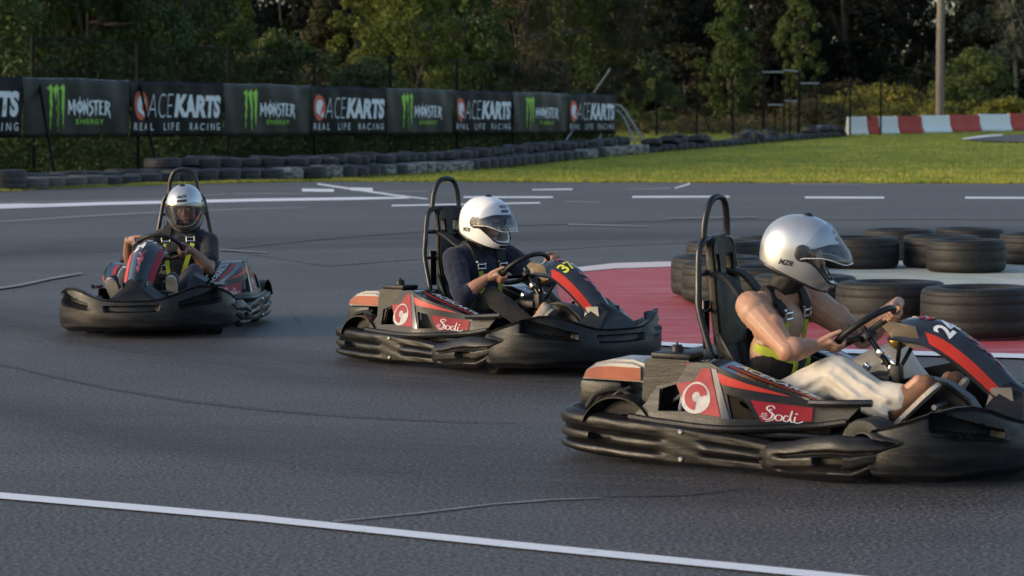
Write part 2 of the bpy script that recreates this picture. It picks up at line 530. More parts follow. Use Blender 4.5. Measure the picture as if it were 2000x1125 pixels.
# second piece of track on the slope at the right edge of the picture
bm = bmesh.new()
P = [(1884, 273), (1920, 268), (1960, 265.5), (2060, 263), (2300, 262), (2300, 283), (2060, 280), (1960, 278.5), (1900, 276.5)]
sheet(bm, [P], lambda x, y: GT(x, y) + Vector((0, 0, 0.05)))
tag(obj('far_track', bm, M_ASPH), kind='structure')
bm = bmesh.new()
P = [(1876, 273.5), (1915, 267.5), (1958, 264.5), (1958, 267.2), (1925, 270), (1888, 274.5)]
sheet(bm, [P], lambda x, y: GT(x, y) + Vector((0, 0, 0.07)))
tag(obj('far_track_kerb', bm, M_WHITE_LINE), kind='structure')

# grass blades: denser and drier along the road edge
def grass_blades():
    rg = np.random.default_rng(5)
    E = np.array([(p.x, p.y) for p in edge]); E = E[np.argsort(E[:, 0])]
    n1, n2 = 26000, 60000
    x1 = rg.uniform(-16, 17, n1); y1 = np.interp(x1, E[:, 0], E[:, 1]) + np.abs(rg.normal(0, 0.7, n1)) - 0.1
    y2 = 66 + 80 * rg.random(n2) ** 1.3; x2 = rg.uniform(-0.07, 0.23, n2) * y2
    k = y2 > np.interp(x2, E[:, 0], E[:, 1])
    x = np.concatenate([x1, x2[k]]); y = np.concatenate([y1, y2[k]])
    cl = np.sin(x * 2.1 + np.sin(y * 0.8) * 2) * np.sin(y * 0.9 + 1.3) 
    h = rg.uniform(0.03, 0.10, len(x)) * (1 + 0.35 * cl); w = rg.uniform(0.012, 0.03, len(x))
    z = np.array([gz(a, b) for a, b in zip(x, y)]) - 0.01
    ang = rg.uniform(0, math.pi, len(x)); lx = rg.normal(0, 0.03, len(x)); ly = rg.normal(0, 0.03, len(x))
    V = np.empty((len(x), 3, 3))
    V[:, 0] = np.stack([x - np.cos(ang) * w, y - np.sin(ang) * w, z], 1)
    V[:, 1] = np.stack([x + np.cos(ang) * w, y + np.sin(ang) * w, z], 1)
    V[:, 2] = np.stack([x + lx, y + ly, z + h], 1)
    return np_mesh('grass', V.reshape(-1, 3), np.arange(len(x) * 3).reshape(-1, 3))

def mat_leaf(name, dark, light, scale=0.9, trans=0.25, dry=None):
    m, nt, b = new_mat(name)
    v = coord(nt)
    a = noise_node(nt, v, scale, 3, 0.6); f = noise_node(nt, v, scale * 9, 2, 0.6)
    oi = nt.nodes.new('ShaderNodeObjectInfo')
    c = ramp(nt, a, [(0.33, dark), (0.68, light)])
    c = mixc(nt, 0.8, c, ramp(nt, f, [(0.3, (0.6, 0.62, 0.6)), (0.7, (1.4, 1.35, 1.2))]), 'MULTIPLY')
    if dry: c = mixc(nt, ramp(nt, f, [(0.55, (0, 0, 0)), (0.66, (1, 1, 1))]), c, dry)
    c = mixc(nt, 1.0, c, ramp(nt, oi.outputs['Random'], [(0.0, (0.8, 0.86, 0.8)), (1.0, (1.2, 1.12, 1.15))]), 'MULTIPLY')
    nt.links.new(c, b.inputs['Base Color']); b.inputs['Roughness'].default_value = 0.6
    b.inputs['Specular IOR Level'].default_value = 0.25
    t = nt.nodes.new('ShaderNodeBsdfTranslucent'); nt.links.new(c, t.inputs['Color'])
    mx = nt.nodes.new('ShaderNodeMixShader'); mx.inputs[0].default_value = trans
    out = nt.nodes['Material Output']
    nt.links.new(b.outputs[0], mx.inputs[1]); nt.links.new(t.outputs[0], mx.inputs[2]); nt.links.new(mx.outputs[0], out.inputs['Surface'])
    return m

M_BLADE = mat_leaf('grass_blades', (0.19, 0.255, 0.038), (0.42, 0.41, 0.085), 0.35, 0.3, (0.24, 0.19, 0.07))
tag(obj('grass', grass_blades(), M_BLADE), kind='stuff')

# ------------------------------------------------------------------ tyres
def mat_tyre(name, lo, hi, dust=(0.11, 0.095, 0.08), amount=0.5, scuff=None):
    m, nt, b = new_mat(name)
    v = coord(nt)
    oi = nt.nodes.new('ShaderNodeObjectInfo')
    va = nt.nodes.new('ShaderNodeVectorMath'); va.operation = 'ADD'
    nt.links.new(v, va.inputs[0]); nt.links.new(oi.outputs['Location'], va.inputs[1])
    vv = va.outputs[0]
    n1 = noise_node(nt, vv, 5, 5, 0.65); n2 = noise_node(nt, vv, 26, 4, 0.6)
    c = ramp(nt, n1, [(0.3, lo), (0.7, hi)])
    c = mixc(nt, ramp(nt, n2, [(0.62 - 0.25 * amount, (0, 0, 0)), (0.85, (0.75,) * 3)]), c, dust)
    if scuff:
        mp = nt.nodes.new('ShaderNodeMapping'); mp.inputs['Scale'].default_value = (1.4, 1.4, 3.0)
        nt.links.new(vv, mp.inputs['Vector'])
        n3 = noise_node(nt, mp.outputs[0], 3.2, 5, 0.7)
        c = mixc(nt, ramp(nt, n3, [(0.44, (1, 1, 1)), (0.56, (0, 0, 0))]), c, scuff)
    nt.links.new(c, b.inputs['Base Color'])
    mr = nt.nodes.new('ShaderNodeMapRange'); mr.inputs['To Min'].default_value = 0.45; mr.inputs['To Max'].default_value = 0.8
    nt.links.new(n2, mr.inputs['Value']); nt.links.new(mr.outputs[0], b.inputs['Roughness'])
    b.inputs['Specular IOR Level'].default_value = 0.4
    # fine circumferential ribs
    sep = nt.nodes.new('ShaderNodeSeparateXYZ'); nt.links.new(v, sep.inputs[0])
    ma = nt.nodes.new('ShaderNodeMath'); ma.operation = 'SINE'
    mu = nt.nodes.new('ShaderNodeMath'); mu.operation = 'MULTIPLY'; mu.inputs[1].default_value = 190
    nt.links.new(sep.outputs['Z'], mu.inputs[0]); nt.links.new(mu.outputs[0], ma.inputs[0])
    ad = nt.nodes.new('ShaderNodeMath'); ad.operation = 'MULTIPLY_ADD'; ad.inputs[1].default_value = 0.10
    nt.links.new(ma.outputs[0], ad.inputs[0]); nt.links.new(n2, ad.inputs[2])
    bump(nt, b, ad.outputs[0], 0.5, 0.004)
    return m
M_TYRE = mat_tyre('black_tyre_rubber', (0.007, 0.007, 0.007), (0.015, 0.014, 0.0135), (0.050, 0.040, 0.031), 0.42)
M_TYRE_W = mat_tyre('black_wall_tyre_rubber', (0.020, 0.021, 0.024), (0.036, 0.037, 0.040), (0.08, 0.075, 0.07), 0.4)
M_TYRE_T = mat_tyre('dusty_tyre_rubber', (0.055, 0.050, 0.045), (0.10, 0.09, 0.08), (0.16, 0.14, 0.12), 0.8)
M_TYRE_P = mat_tyre('painted_tyre_rubber', (0.060, 0.058, 0.055), (0.05, 0.05, 0.05), (0.12, 0.11, 0.10), 0.5, (0.30, 0.29, 0.27))

def tyre_mesh(name, D, H, hole=0.52, seg=44, lug=0.0):
    bm = bmesh.new()
    Rr = D / 2; r0 = Rr * hole; h = H / 2
    prof = [(r0, h * 0.62), (r0 + 0.02 * D, h * 0.90), (r0 + 0.06 * D, h * 0.98), (Rr * 0.80, h * 1.0), (Rr * 0.90, h * 0.97), (Rr * 0.955, h * 0.90), (Rr * 0.985, h * 0.78),
            (Rr * 0.978, h * 0.72), (Rr * 0.994, h * 0.68), (Rr, h * 0.40), (Rr * 0.992, h * 0.36), (Rr * 0.992, h * 0.33), (Rr, h * 0.29), (Rr, -h * 0.29), (Rr * 0.992, -h * 0.33), (Rr * 0.992, -h * 0.36), (Rr, -h * 0.40),
            (Rr * 0.99, -h * 0.72), (Rr * 0.955, -h * 0.90), (Rr * 0.88, -h * 0.98), (Rr * 0.78, -h), (r0 + 0.05 * D, -h * 0.97), (r0, -h * 0.7),
            (r0 + 0.05 * D, -h * 0.6), (Rr * 0.86, -h * 0.78), (Rr * 0.90, 0), (Rr * 0.86, h * 0.78), (r0 + 0.05 * D, h * 0.6), (r0, h * 0.62)]
    lathe(bm, prof, seg, Matrix.Translation((0, 0, h)))
    return to_mesh(name, bm, 50)

TY_NEAR = tyre_mesh('barrier_tyre', 0.80, 0.33, 0.56, 56)
rnd = random.Random(11)
def ring_tyre(px, py, label, D=0.80, z=0.02, tilt=0.0, mat=M_TYRE):
    p = G(px, py)
    o = obj('barrier_tyre', TY_NEAR)
    if not TY_NEAR.materials: TY_NEAR.materials.append(M_TYRE)
    o.location = (p.x, p.y + D / 2 * 0.98, z)
    o.rotation_euler = (R(tilt), R(rnd.uniform(-1, 1)), rnd.uniform(0, 6.28))
    s = D / 0.80
    o.scale = (s, s, s * rnd.uniform(0.97, 1.04))
    tag(o, label, 'tyre', 'tyres laid around the track island')
    return o
RT = [
 (1407, 586, 'worn black tyre at the left tip of the tyre ring on the red paint'),
 (1432, 600, 'black tyre behind the roll hoop of the nearest kart, near side of the ring'),
 (1505, 613, 'black tyre behind the seat of the nearest kart, near side of the ring'),
 (1583, 632, 'black tyre beneath the chin of the nearest silver helmet, near side of the ring'),
 (1755, 652, 'large black tyre standing behind the steering wheel of the nearest kart'),
 (1930, 669, 'large black tyre behind the number panel of the nearest kart, at the picture edge'),
 (1424, 541, 'brown-edged tyre seen through the roll hoop of the nearest kart'),
 (1520, 531, 'black tyre half hidden by the back of the nearest helmet, far side of ring'),
 (1690, 530, 'black tyre just beyond the visor of the nearest helmet, far side'),
 (1765, 512, 'half hidden tyre in the second row beyond the visor of the nearest helmet'),
 (1850, 529, 'dusty-sided black tyre between two others on the far side of the ring'),
 (1900, 538, 'black tyre with an open dark hole, front tyre on the far side of the ring'),
 (1905, 510, 'half hidden tyre in the back row behind the tyre with the open dark hole'),
 (2040, 522, 'tyre cut by the right picture edge on the far side of the ring'),
 (2150, 674, 'black tyre beyond the right picture edge on the near side of the ring'),
]
for px, py, lab in RT[:-1]:
    ring_tyre(px, py, lab, 0.80 if py > 520 else 0.78)

# tyre wall in front of the fence
wall_px = [(-60, 374), (16, 372), (110, 367.5), (300, 359.5), (480, 353.5), (650, 348.5), (780, 341), (900, 333.5), (1020, 322), (1130, 310), (1240, 300), (1330, 292), (1430, 284), (1540, 274), (1650, 266)]
wl = spline([GT(*p) for p in wall_px], 24)
TY_WALL = tyre_mesh('wall_tyre', 1.0, 0.36, 0.5, 28)
TW = {}
for k, m in (('b', M_TYRE_W), ('t', M_TYRE_T), ('p', M_TYRE_P)):
    me = TY_WALL.copy(); me.materials.append(m); TW[k] = me
def along(line, step):
    out = []; acc = 0; last = line[0]
    for p in line[1:]:
        d = (p - last).length
        while acc + d >= step:
            t = (step - acc) / d; last = last.lerp(p, t); out.append(last.copy()); d = (p - last).length; acc = 0
        acc += d; last = p
    return out
def to_px(p):
    c, s = math.cos(PITCH), math.sin(PITCH)
    z = p.z - CAM_H; d = p.y * c - z * s
    return 1000 + FPX * p.x / d, 562.5 - FPX * (p.y * s + z * c) / d
rnd = random.Random(21)
LAB = {'b': ('plain black tyre lying in the long tyre wall below the banners', 'black tyres of the long tyre wall'),
       't': ('dusty brown tyre in the front row at the left end of the long tyre wall', 'dusty tyres at the left end of the tyre wall'),
       'p': ('tyre with worn white paint in the front row of the long tyre wall', 'white painted tyres of the long tyre wall'),
       'u': ('black tyre lying on top of the second row of the long tyre wall', 'upper black tyres of the long tyre wall'),
       'r': ('loose black tyre in the low pile before the far mesh fence', 'loose black tyres before the far fence')}
def wall_tyre(p, kind, lab, z, sc=1.0, tilt=(0, 0), hs=1.0):
    o = obj('wall_tyre', TW[kind])
    o.location = (p.x, p.y, z); o.scale = (sc, sc, sc * hs)
    o.rotation_euler = (tilt[0], tilt[1], rnd.uniform(0, 6.28))
    tag(o, LAB[lab][0], 'tyre', LAB[lab][1])
    return o
row1 = along(wl, 0.93)
for i, p in enumerate(row1):
    x, _ = to_px(p)
    if x < -25: continue
    k = 'b'
    if 30 < x < 160: k = 't'
    elif 525 < x < 645 or 715 < x < 905 or 1120 < x < 1150 or 1172 < x < 1248: k = 'p' if rnd.random() < 0.85 else 'b'
    g = gz(p.x, p.y)
    q = p + Vector((rnd.uniform(-.06, .06), 0.45 + rnd.uniform(-.08, .08), 0))
    if x < 28:
        o = wall_tyre(q, 'b', 'b', g, 1.05, hs=1.25); o['label'] = 'tall black tyre at the left picture edge, first of the tyre wall'
        del o['group']
        continue
    if x > 1250:
        wall_tyre(q, 'b', 'r', g, rnd.uniform(.85, 1), (rnd.uniform(-.12, .12), rnd.uniform(-.12, .12)), 0.8)
        if rnd.random() < 0.6:
            wall_tyre(q + Vector((rnd.uniform(-.3, .3), .5, 0)), 'b', 'r', g + 0.28, rnd.uniform(.8, .95), (rnd.uniform(-.35, .35), rnd.uniform(-.35, .35)), 0.8)
        continue
    wall_tyre(q, k, k, g, rnd.uniform(.94, 1.03), (rnd.uniform(-.03, .03), rnd.uniform(-.03, .03)), (0.74 if x < 335 else 0.95) * rnd.uniform(.9, 1.08))
    # second row behind, two tyres high from the roll hoop of the far kart onward
    q2 = q + Vector((-0.62, 0.78 + rnd.uniform(-.1, .1), 0))
    low = x < 300
    wall_tyre(q2, 'b', 'b', g, rnd.uniform(.93, 1.02), (rnd.uniform(-.04, .04), rnd.uniform(-.04, .04)), (0.95 if x < 335 else 1.05) * rnd.uniform(.95, 1.06))
    if x > 335:
        wall_tyre(q2 + Vector((rnd.uniform(-.1, .1), rnd.uniform(0, .2), 0)), 'b', 'u', g + 0.37, rnd.uniform(.9, 1.0), (rnd.uniform(-.10, .10), rnd.uniform(-.10, .10)), rnd.uniform(.62, .85))

# ------------------------------------------------------------------ fence and banners
M_POST = simple('dark_fence_steel', (0.005, 0.005, 0.006), 0.6, 0.0, 0.3, 3, spec=0.12)
M_GALV = simple('galvanised_steel', (0.30, 0.31, 0.33), 0.45, 0.6, 0.2, 6)
def mat_mesh():
    m, nt, b = new_mat('chain_link_wire')
    v = coord(nt, 'UV')
    sep = nt.nodes.new('ShaderNodeSeparateXYZ'); nt.links.new(v, sep.inputs[0])
    def math_(op, a, b_=None):
        n = nt.nodes.new('ShaderNodeMath'); n.operation = op
        for i, q in enumerate((a, b_)):
            if q is None: continue
            if isinstance(q, (int, float)): n.inputs[i].default_value = q
            else: nt.links.new(q, n.inputs[i])
        return n.outputs[0]
    masks = []
    for op in ('ADD', 'SUBTRACT'):
        s = math_('MULTIPLY', math_(op, sep.outputs[0], sep.outputs[1]), 13.0)
        masks.append(math_('LESS_THAN', math_('FRACT', s), 0.07))
    mk = math_('MAXIMUM', *masks)
    t = nt.nodes.new('ShaderNodeBsdfTransparent')
    mx = nt.nodes.new('ShaderNodeMixShader'); nt.links.new(mk, mx.inputs[0])
    nt.links.new(t.outputs[0], mx.inputs[1]); nt.links.new(b.outputs[0], mx.inputs[2])
    nt.links.new(mx.outputs[0], nt.nodes['Material Output'].inputs['Surface'])
    b.inputs['Base Color'].default_value = (0.012, 0.012, 0.014, 1); b.inputs['Roughness'].default_value = 0.8; b.inputs['Specular IOR Level'].default_value = 0.1
    return m
M_MESH = mat_mesh()

def mesh_panel(name, pts, zlo, zhi, parent):
    """chain link hung along a line of ground points"""
    V = []; F = []; U = []; s = 0
    for i, p in enumerate(pts):
        if i: s += (pts[i] - pts[i - 1]).length
        V += [(p.x, p.y, p.z + zlo), (p.x, p.y, zhi if zhi > 3.4 else p.z + zhi)]; U += [(s, 0), (s, zhi - zlo)]
        if i: F.append((2 * i - 2, 2 * i, 2 * i + 1, 2 * i - 1))
    me = bpy.data.meshes.new(name); me.from_pydata(V, [], F)
    uv = me.uv_layers.new(name='wire')
    for poly in me.polygons:
        for li, vi in zip(poly.loop_indices, poly.vertices): uv.data[li].uv = U[vi]
    return obj(name, me, M_MESH, parent)

FX0, FY0, FDX, FDY = -13.4, 72.0, 17.77, 40.0
FL = math.hypot(FDX, FDY); FD = Vector((FDX / FL, FDY / FL, 0)); FN = Vector((FDY / FL, -FDX / FL, 0))
def fpt(u, off=0.0, z=0.0):
    p = Vector((FX0, FY0, 0)) + FD * (u * FL) + FN * off
    return Vector((p.x, p.y, z))
def fu(px):
    k = (px - 1000)
    return (FPX * FX0 - k * FY0) / (k * FDY - FPX * FDX)
post_u = [fu(x) for x in (67, 271, 448, 615, 763, 893, 1002, 1103, 1195)]
post_u = [post_u[0] - 0.13] + post_u
fence = empty('mesh_fence', fpt(0))
tag(fence, 'tall dark wire mesh fence with banners along the left side of the track', 'fence')
def local_tube(name, pts, r, mat, parent, seg=8):
    bm = bmesh.new(); base = Vector(parent.location)
    tube(bm, [Vector(p) - base for p in pts], r, seg)
    return obj(name, bm, mat, parent)
for u in post_u:
    p = fpt(u); g = gz(p.x, p.y)
    local_tube('fence_post', [(p.x, p.y, g - 0.1), (p.x, p.y, 4.0)], 0.055, M_POST, fence)
def fence_net(name, pts, zlo, ztop, parent):
    base = Vector(parent.location)
    o = mesh_panel(name, [Vector(p) - base for p in pts], zlo, ztop, parent)
    return o
fence_net('wire_mesh', [fpt(u, 0.0, gz(0, fpt(u).y)) for u in np.linspace(post_u[0], post_u[-1], 12)], 0.05, 3.95, fence)
for zz, rr in ((3.96, 0.014), (3.05, 0.010)):
    local_tube('line_wire', [fpt(u, 0, zz) for u in np.linspace(post_u[0], post_u[-1], 8)], rr, M_POST, fence, 6)
# slanted braces standing in front of the banners
for (a, b_) in (((76, 158), (107, 328)), ((272, 158), (308, 322))):
    u = fu(a[0]); p = fpt(u, 0.06); top = AT(a[0], a[1], p.y)
    Yb = p.y - 1.6
    bot = AT(b_[0], b_[1], Yb); bot.z = 0.1
    local_tube('fence_brace', [top, bot], 0.045, M_POST, fence)
pe = fpt(post_u[-1])
local_tube('fence_brace', [AT(1193, 134, pe.y + .1), AT(1160, 182, pe.y + 0.6)], 0.05, M_GALV, fence)
local_tube('fence_brace', [AT(1118, 255, pe.y - 5.2), AT(1096, 288, pe.y - 5.6)], 0.04, M_GALV, fence)
local_tube('fence_brace', [AT(1176, 258, pe.y - 1.2), AT(1164, 282, pe.y - 1.6)], 0.035, M_GALV, fence)
hr = empty('handrail_frame', GT(1240, 290))
tag(hr, 'bent grey tube frame sloping down at the right end of the banners', 'rail')
for (a, b_, c_, d_) in (((1198, 204), (1212, 207), (1224, 222), (1258, 276)), ((1198, 216), (1208, 218), (1218, 230), (1241, 278))):
    local_tube('rail', spline([AT(*a, pe.y - 1.0), AT(*b_, pe.y - 1.2), AT(*c_, pe.y - 1.5), AT(*d_, pe.y - 3)], 5), 0.045, M_GALV, hr)

M_BAN_A = simple('black_banner_vinyl', (0.006, 0.007, 0.011), 0.55, 0, 0.3, 0.8, bmp=0.15, bscale=1.2, spec=0.12)
M_BAN_M = simple('charcoal_banner_vinyl', (0.020, 0.021, 0.023), 0.48, 0, 0.35, 0.7, bmp=0.25, bscale=1.0, spec=0.2)
M_BW = simple('banner_white_ink', (0.72, 0.74, 0.80), 0.5, var=0.06)
M_BG = simple('banner_green_ink', (0.28, 0.62, 0.04), 0.5, var=0.12)
M_BR = simple('banner_red_ink', (0.62, 0.075, 0.03), 0.5, var=0.08)
M_HEM = simple('banner_hem', (0.20, 0.205, 0.22), 0.6, var=0.7, scale=2.5)

def glyphs_monster():
    """rough spiky capitals as strokes in a unit line: (letter strokes, advance)"""
    L = {
     'M': ([[(0, -.08, .5), (.06, .3, 1), (.08, .8, 1.1), (0, 1.0, .4)], [(.06, .95, .6), (.3, .35, 1.1), (.34, .3, .6)], [(.34, .3, .6), (.58, 1.02, 1.0)], [(.56, 1.02, .5), (.62, .6, 1.1), (.60, .1, 1.0), (.70, -.14, .3)]], .78),
     'O': ([[(.3, .92, .7), (.1, .7, 1.1), (.06, .4, 1.2), (.28, .06, .7)], [(.28, .06, .7), (.52, .35, 1.2), (.5, .7, 1.1), (.3, .92, .7)], [(.29, 1.24, .3), (.30, .5, .7), (.28, -.3, .2)]], .62),
     'N': ([[(.02, -.1, .5), (.08, .4, 1.1), (.05, 1.0, .5)], [(.05, .98, .8), (.42, .05, 1.1)], [(.44, -.1, .4), (.42, .5, 1.0), (.50, 1.15, .4)]], .58),
     'S': ([[(.44, .98, .5), (.16, .85, 1.1), (.10, .62, 1.1), (.38, .46, 1.1), (.40, .2, 1.1), (.12, -.04, .9), (.0, -.2, .3)]], .5),
     'T': ([[(-.02, .82, .4), (.1, .93, 1.0), (.42, .93, 1.0), (.52, 1.06, .4)], [(.26, .9, 1.1), (.25, .3, 1.1), (.2, -.12, .4)]], .54),
     'E': ([[(.02, 1.0, .5), (.1, .9, 1.0), (.1, .1, 1.1), (.04, -.06, .4)], [(.1, .9, .9), (.42, .96, .5)], [(.1, .5, .9), (.34, .53, .5)], [(.08, .06, .9), (.46, .0, .5)]], .5),
     'R': ([[(.02, 1.0, .5), (.1, .85, 1.0), (.1, .1, 1.0), (.03, -.1, .4)], [(.08, .92, .9), (.40, .82, 1.0), (.38, .58, 1.0), (.12, .48, .8)], [(.2, .48, 1.0), (.42, .15, 1.0), (.56, -.3, .3)]], .6)}
    out = []; x = 0
    for ch in 'MONSTER':
        st, adv = L[ch]
        for s in st:
            P = spline([(x + a, b, c) for a, b, c in s], 4)
            out.append(ribbon([(p.x, p.y) for p in P], [0.17 * max(.15, p.z) for p in P]))
        x += adv + .03
    return out, x

def claw_polys():
    """three ragged claw strokes, unit box 0..1 x 0..1"""
    out = []
    for cx, yb, lean, s in ((.12, .04, .00, 1.0), (.48, .0, .02, 1.05), (.86, .10, -.06, 1.0)):
        left = [(-.16, .90), (-.04, .86), (-.02, .80), (-.05, .62), (-.01, .50), (-.04, .36), (.0, .24), (-.01, .12), (.02, 0)]
        right = [(.035, .10), (.02, .2), (.06, .34), (.03, .44), (.09, .56), (.06, .68), (.10, .82), (.12, .90), (.05, .99), (-.02, .96), (-.06, .93)]
        pts = [(cx + a * 1.25 + lean * (1 - b) * 1.2, yb + b * (1 - yb) * (1.0 if s == 1 else 1.0)) for a, b in left + right]
        out.append(pts)
    return out

def banner(u0, u1, kind, label):
    zt, zb = 2.86, 1.16
    W = (u1 - u0) * FL
    o = empty('advertising_banner', fpt(u0, 0.10, 0))
    tag(o, label, 'banner', 'banners along the fence')
    base = Vector(o.location); rz = math.atan2(FD.y, FD.x); o.rotation_euler = (0, 0, rz)
    rb = random.Random(int(u0 * 1000) + 7)
    bow = [rb.uniform(-.02, .02) for _ in range(4)]
    def S(u, v, d=0.0):
        # local x along fence, local -y faces the track; slack sag of the cloth
        w = 0.035 * math.sin(math.pi * v) * (0.6 + math.sin(u * 9 + bow[0] * 80) * 0.5) + 0.02 * math.sin(u * 23 + v * 3)
        sag = 0.015 * math.sin(u * math.pi * 3)
        return Vector((u * W, -0.03 - w - d, zb + (zt - zb) * v - (0.02 + sag) * v))
    nu, nv = 60, 14
    V = [S(i / (nu - 1), j / (nv - 1)) for i in range(nu) for j in range(nv)]
    V += [p + Vector((0, 0.012, 0)) for p in V]
    F = grid_faces(nu, nv); n = nu * nv
    F += [(a + n, d_ + n, c + n, b_ + n) for a, b_, c, d_ in F]
    for i in range(nu - 1):
        a = i * nv; F += [(a, a + n, a + nv + n, a + nv), (a + nv - 1, a + 2 * nv - 1, a + 2 * nv - 1 + n, a + nv - 1 + n)]
    me = bpy.data.meshes.new('cloth'); me.from_pydata(V, [], F); me.polygons.foreach_set('use_smooth', [True] * len(F))
    obj('cloth', me, M_BAN_M if kind == 'm' else M_BAN_A, o)
    bm = bmesh.new()
    if kind == 'm':
        hv = [[bm.verts.new(S(i / 30, v0 + dv, 0.006)) for i in range(31)] for v0, dv in ((0.984, 0.0), (0.984, 0.016))]
        for i in range(30): bm.faces.new((hv[0][i], hv[0][i + 1], hv[1][i + 1], hv[1][i]))
    if len(bm.faces): obj('hem', bm, M_HEM, o)
    else: bm.free()
    def put(name, items, mat, d=0.012):
        bm = bmesh.new()
        for V_, F_ in items: add_vf(bm, V_, F_, lambda a, b_: S(a, b_, d))
        bmesh.ops.triangulate(bm, faces=[f for f in bm.faces if len(f.verts) > 4])
        return obj(name, bm, mat, o)
    if kind == 'm':
        items = []
        for pts in claw_polys():
            P = [(0.215 + 0.17 * a, 0.09 + 0.82 * b_) for a, b_ in pts]
            items.append((P, [tuple(range(len(P)))]))
        put('claw_logo', items, M_BG)
        gl, wd = glyphs_monster()
        put('lettering', [([(0.415 + 0.39 * a / wd, 0.40 + 0.235 * b_) for a, b_ in V_], F_) for V_, F_ in gl], M_BW)
        put('lettering', [fit_text('ENERGY', 0.485, 0.745, 0.225, 0.085, offset=0.012, spacing=1.25)], M_BG)
    else:
        put('logo_disc', [((lambda P: (P, [tuple(range(len(P)))]))(disc(0.105, 0.565, 0.265, 36, 0.28)))], M_BR)
        hp = [(.70, .34), (.88, .34), (.92, .62), (.86, .80), (.70, .92), (.48, .93), (.26, .83), (.13, .62), (.12, .42), (.17, .28), (.80, .08), (.86, .12), (.85, .26), (.58, .28), (.46, .36), (.44, .50), (.50, .60), (.62, .60), (.70, .50), (.62, .44)]
        hp = [(.86, .42), (.90, .62), (.84, .80), (.68, .92), (.46, .93), (.25, .83), (.12, .62), (.11, .42), (.18, .27), (.82, .02), (.90, .06), (.88, .24), (.62, .26), (.46, .36), (.42, .50), (.50, .60), (.60, .57), (.66, .46)]
        P = [(0.043 + 0.125 * a, 0.355 + 0.40 * b_) for a, b_ in hp]
        put('logo_helmet', [(P, [tuple(range(len(P)))])], M_BW, 0.020)
        put('lettering', [fit_text('ACE', 0.175, 0.452, 0.345, 0.43, offset=-0.026, shear=0.22)], M_BW)
        put('lettering', [fit_text('KARTS', 0.46, 0.975, 0.345, 0.425, offset=0.055, shear=0.16, spacing=1.02)], M_BW)
        put('lettering', [fit_text('REAL  LIFE  RACING', 0.03, 0.965, 0.115, 0.135, offset=0.006, spacing=1.6)], M_BW)
    return o

edges_px = [-150, 38, 247, 430, 600, 748, 880, 995, 1103, 1196]
names = ['black banner with bold white lettering cut by the left picture edge',
         'charcoal banner with green claw mark, the leftmost and largest of its kind',
         'black banner with red disc and white racing lettering crossed by a slanted brace',
         'charcoal banner with green claw mark, second of its kind from the left',
         'black banner with red disc left of the middle kart driver, above the grey painted tyres',
         'charcoal banner with green claw mark, third of its kind from the left',
         'black banner with red disc above the helmet of the middle kart driver',
         'charcoal banner with green claw mark, the smallest and rightmost of its kind',
         'black banner with red disc at the right end of the row beside the bent rail']
for i in range(9):
    u0 = fu(edges_px[i]) if edges_px[i] > -100 else fu(38) - (fu(247) - fu(38))
    banner(u0 + 0.0006, fu(edges_px[i + 1]) - 0.0006, 'a' if i % 2 == 0 else 'm', names[i])

# second fence further back on the right, with a gate frame
f2 = empty('mesh_fence', GT(1300, 262))
tag(f2, 'low dark mesh fence on plain posts in the middle distance, behind the loose tyres', 'fence')
Y2 = 138.0
def p2(px, z=None):
    q = AT(px, 250, Y2); return Vector((q.x, Y2, gz(q.x, Y2) if z is None else z))
for px in (1282, 1361, 1431, 1660, 1720):
    q = p2(px); local_tube('fence_post', [q, q + Vector((0, 0, 3.2))], 0.055, M_POST, f2)
fence_net('wire_mesh', [p2(1197), p2(1280), p2(1431), p2(1490)], 0.05, 3.15, f2)
fence_net('wire_mesh', [p2(1562), p2(1660), p2(1800)], 0.05, 2.6, f2)
local_tube('line_wire', [p2(1197) + Vector((0, 0, 3.17)), p2(1490) + Vector((0, 0, 3.17))], 0.018, M_POST, f2, 6)
for a, b_ in (((1366, 198), (1385, 252)), ((1655, 176), (1640, 236)), ((1672, 178), (1700, 234))):
    local_tube('fence_brace', [AT(*a, Y2 - .1), AT(*b_, Y2 - 1)], 0.045, M_POST, f2)
gt = empty('gate_frame', p2(1525))
tag(gt, 'open gate frame of dark uprights and grey cross bars between the far fences', 'gate')
for px, ztop, rr in ((1491, 3.35, 0.11), (1514, 3.2, 0.05), (1531, 3.3, 0.05), (1543, 3.3, 0.06), (1560, 3.45, 0.11), (1595, 2.9, 0.05)):
    q = p2(px); local_tube('gate_post', [q, (q.x, q.y, q.z + ztop)], rr * 0.75, M_POST, gt)
for (a, b_) in (((1488, 141), (1530, 141)), ((1530, 137), (1560, 140)), ((1562, 163), (1600, 163)), ((1500, 205), (1530, 205)), ((1532, 197), (1558, 198))):
    local_tube('gate_bar', [AT(*a, Y2), AT(*b_, Y2)], 0.05, M_GALV, gt)
# old tyres and blue drum beside the gate are part of the loose pile; the drum is its own thing
M_BLUE = simple('faded_blue_plastic', (0.03, 0.08, 0.14), 0.5, 0, 0.3, 6)
bm = bmesh.new(); lathe(bm, [(0.0, 0), (0.42, 0), (0.46, 0.04), (0.45, 0.2), (0.47, 0.24), (0.45, 0.28), (0.45, 0.5), (0.42, 0.55), (0.3, 0.56), (0.28, 0.50), (0.0, 0.49)], 24)
q = GT(1609, 265)
o = obj('plastic_drum', bm, M_BLUE); o.location = q; tag(o, 'faded blue plastic drum among the loose tyres beside the white barrier', 'drum')

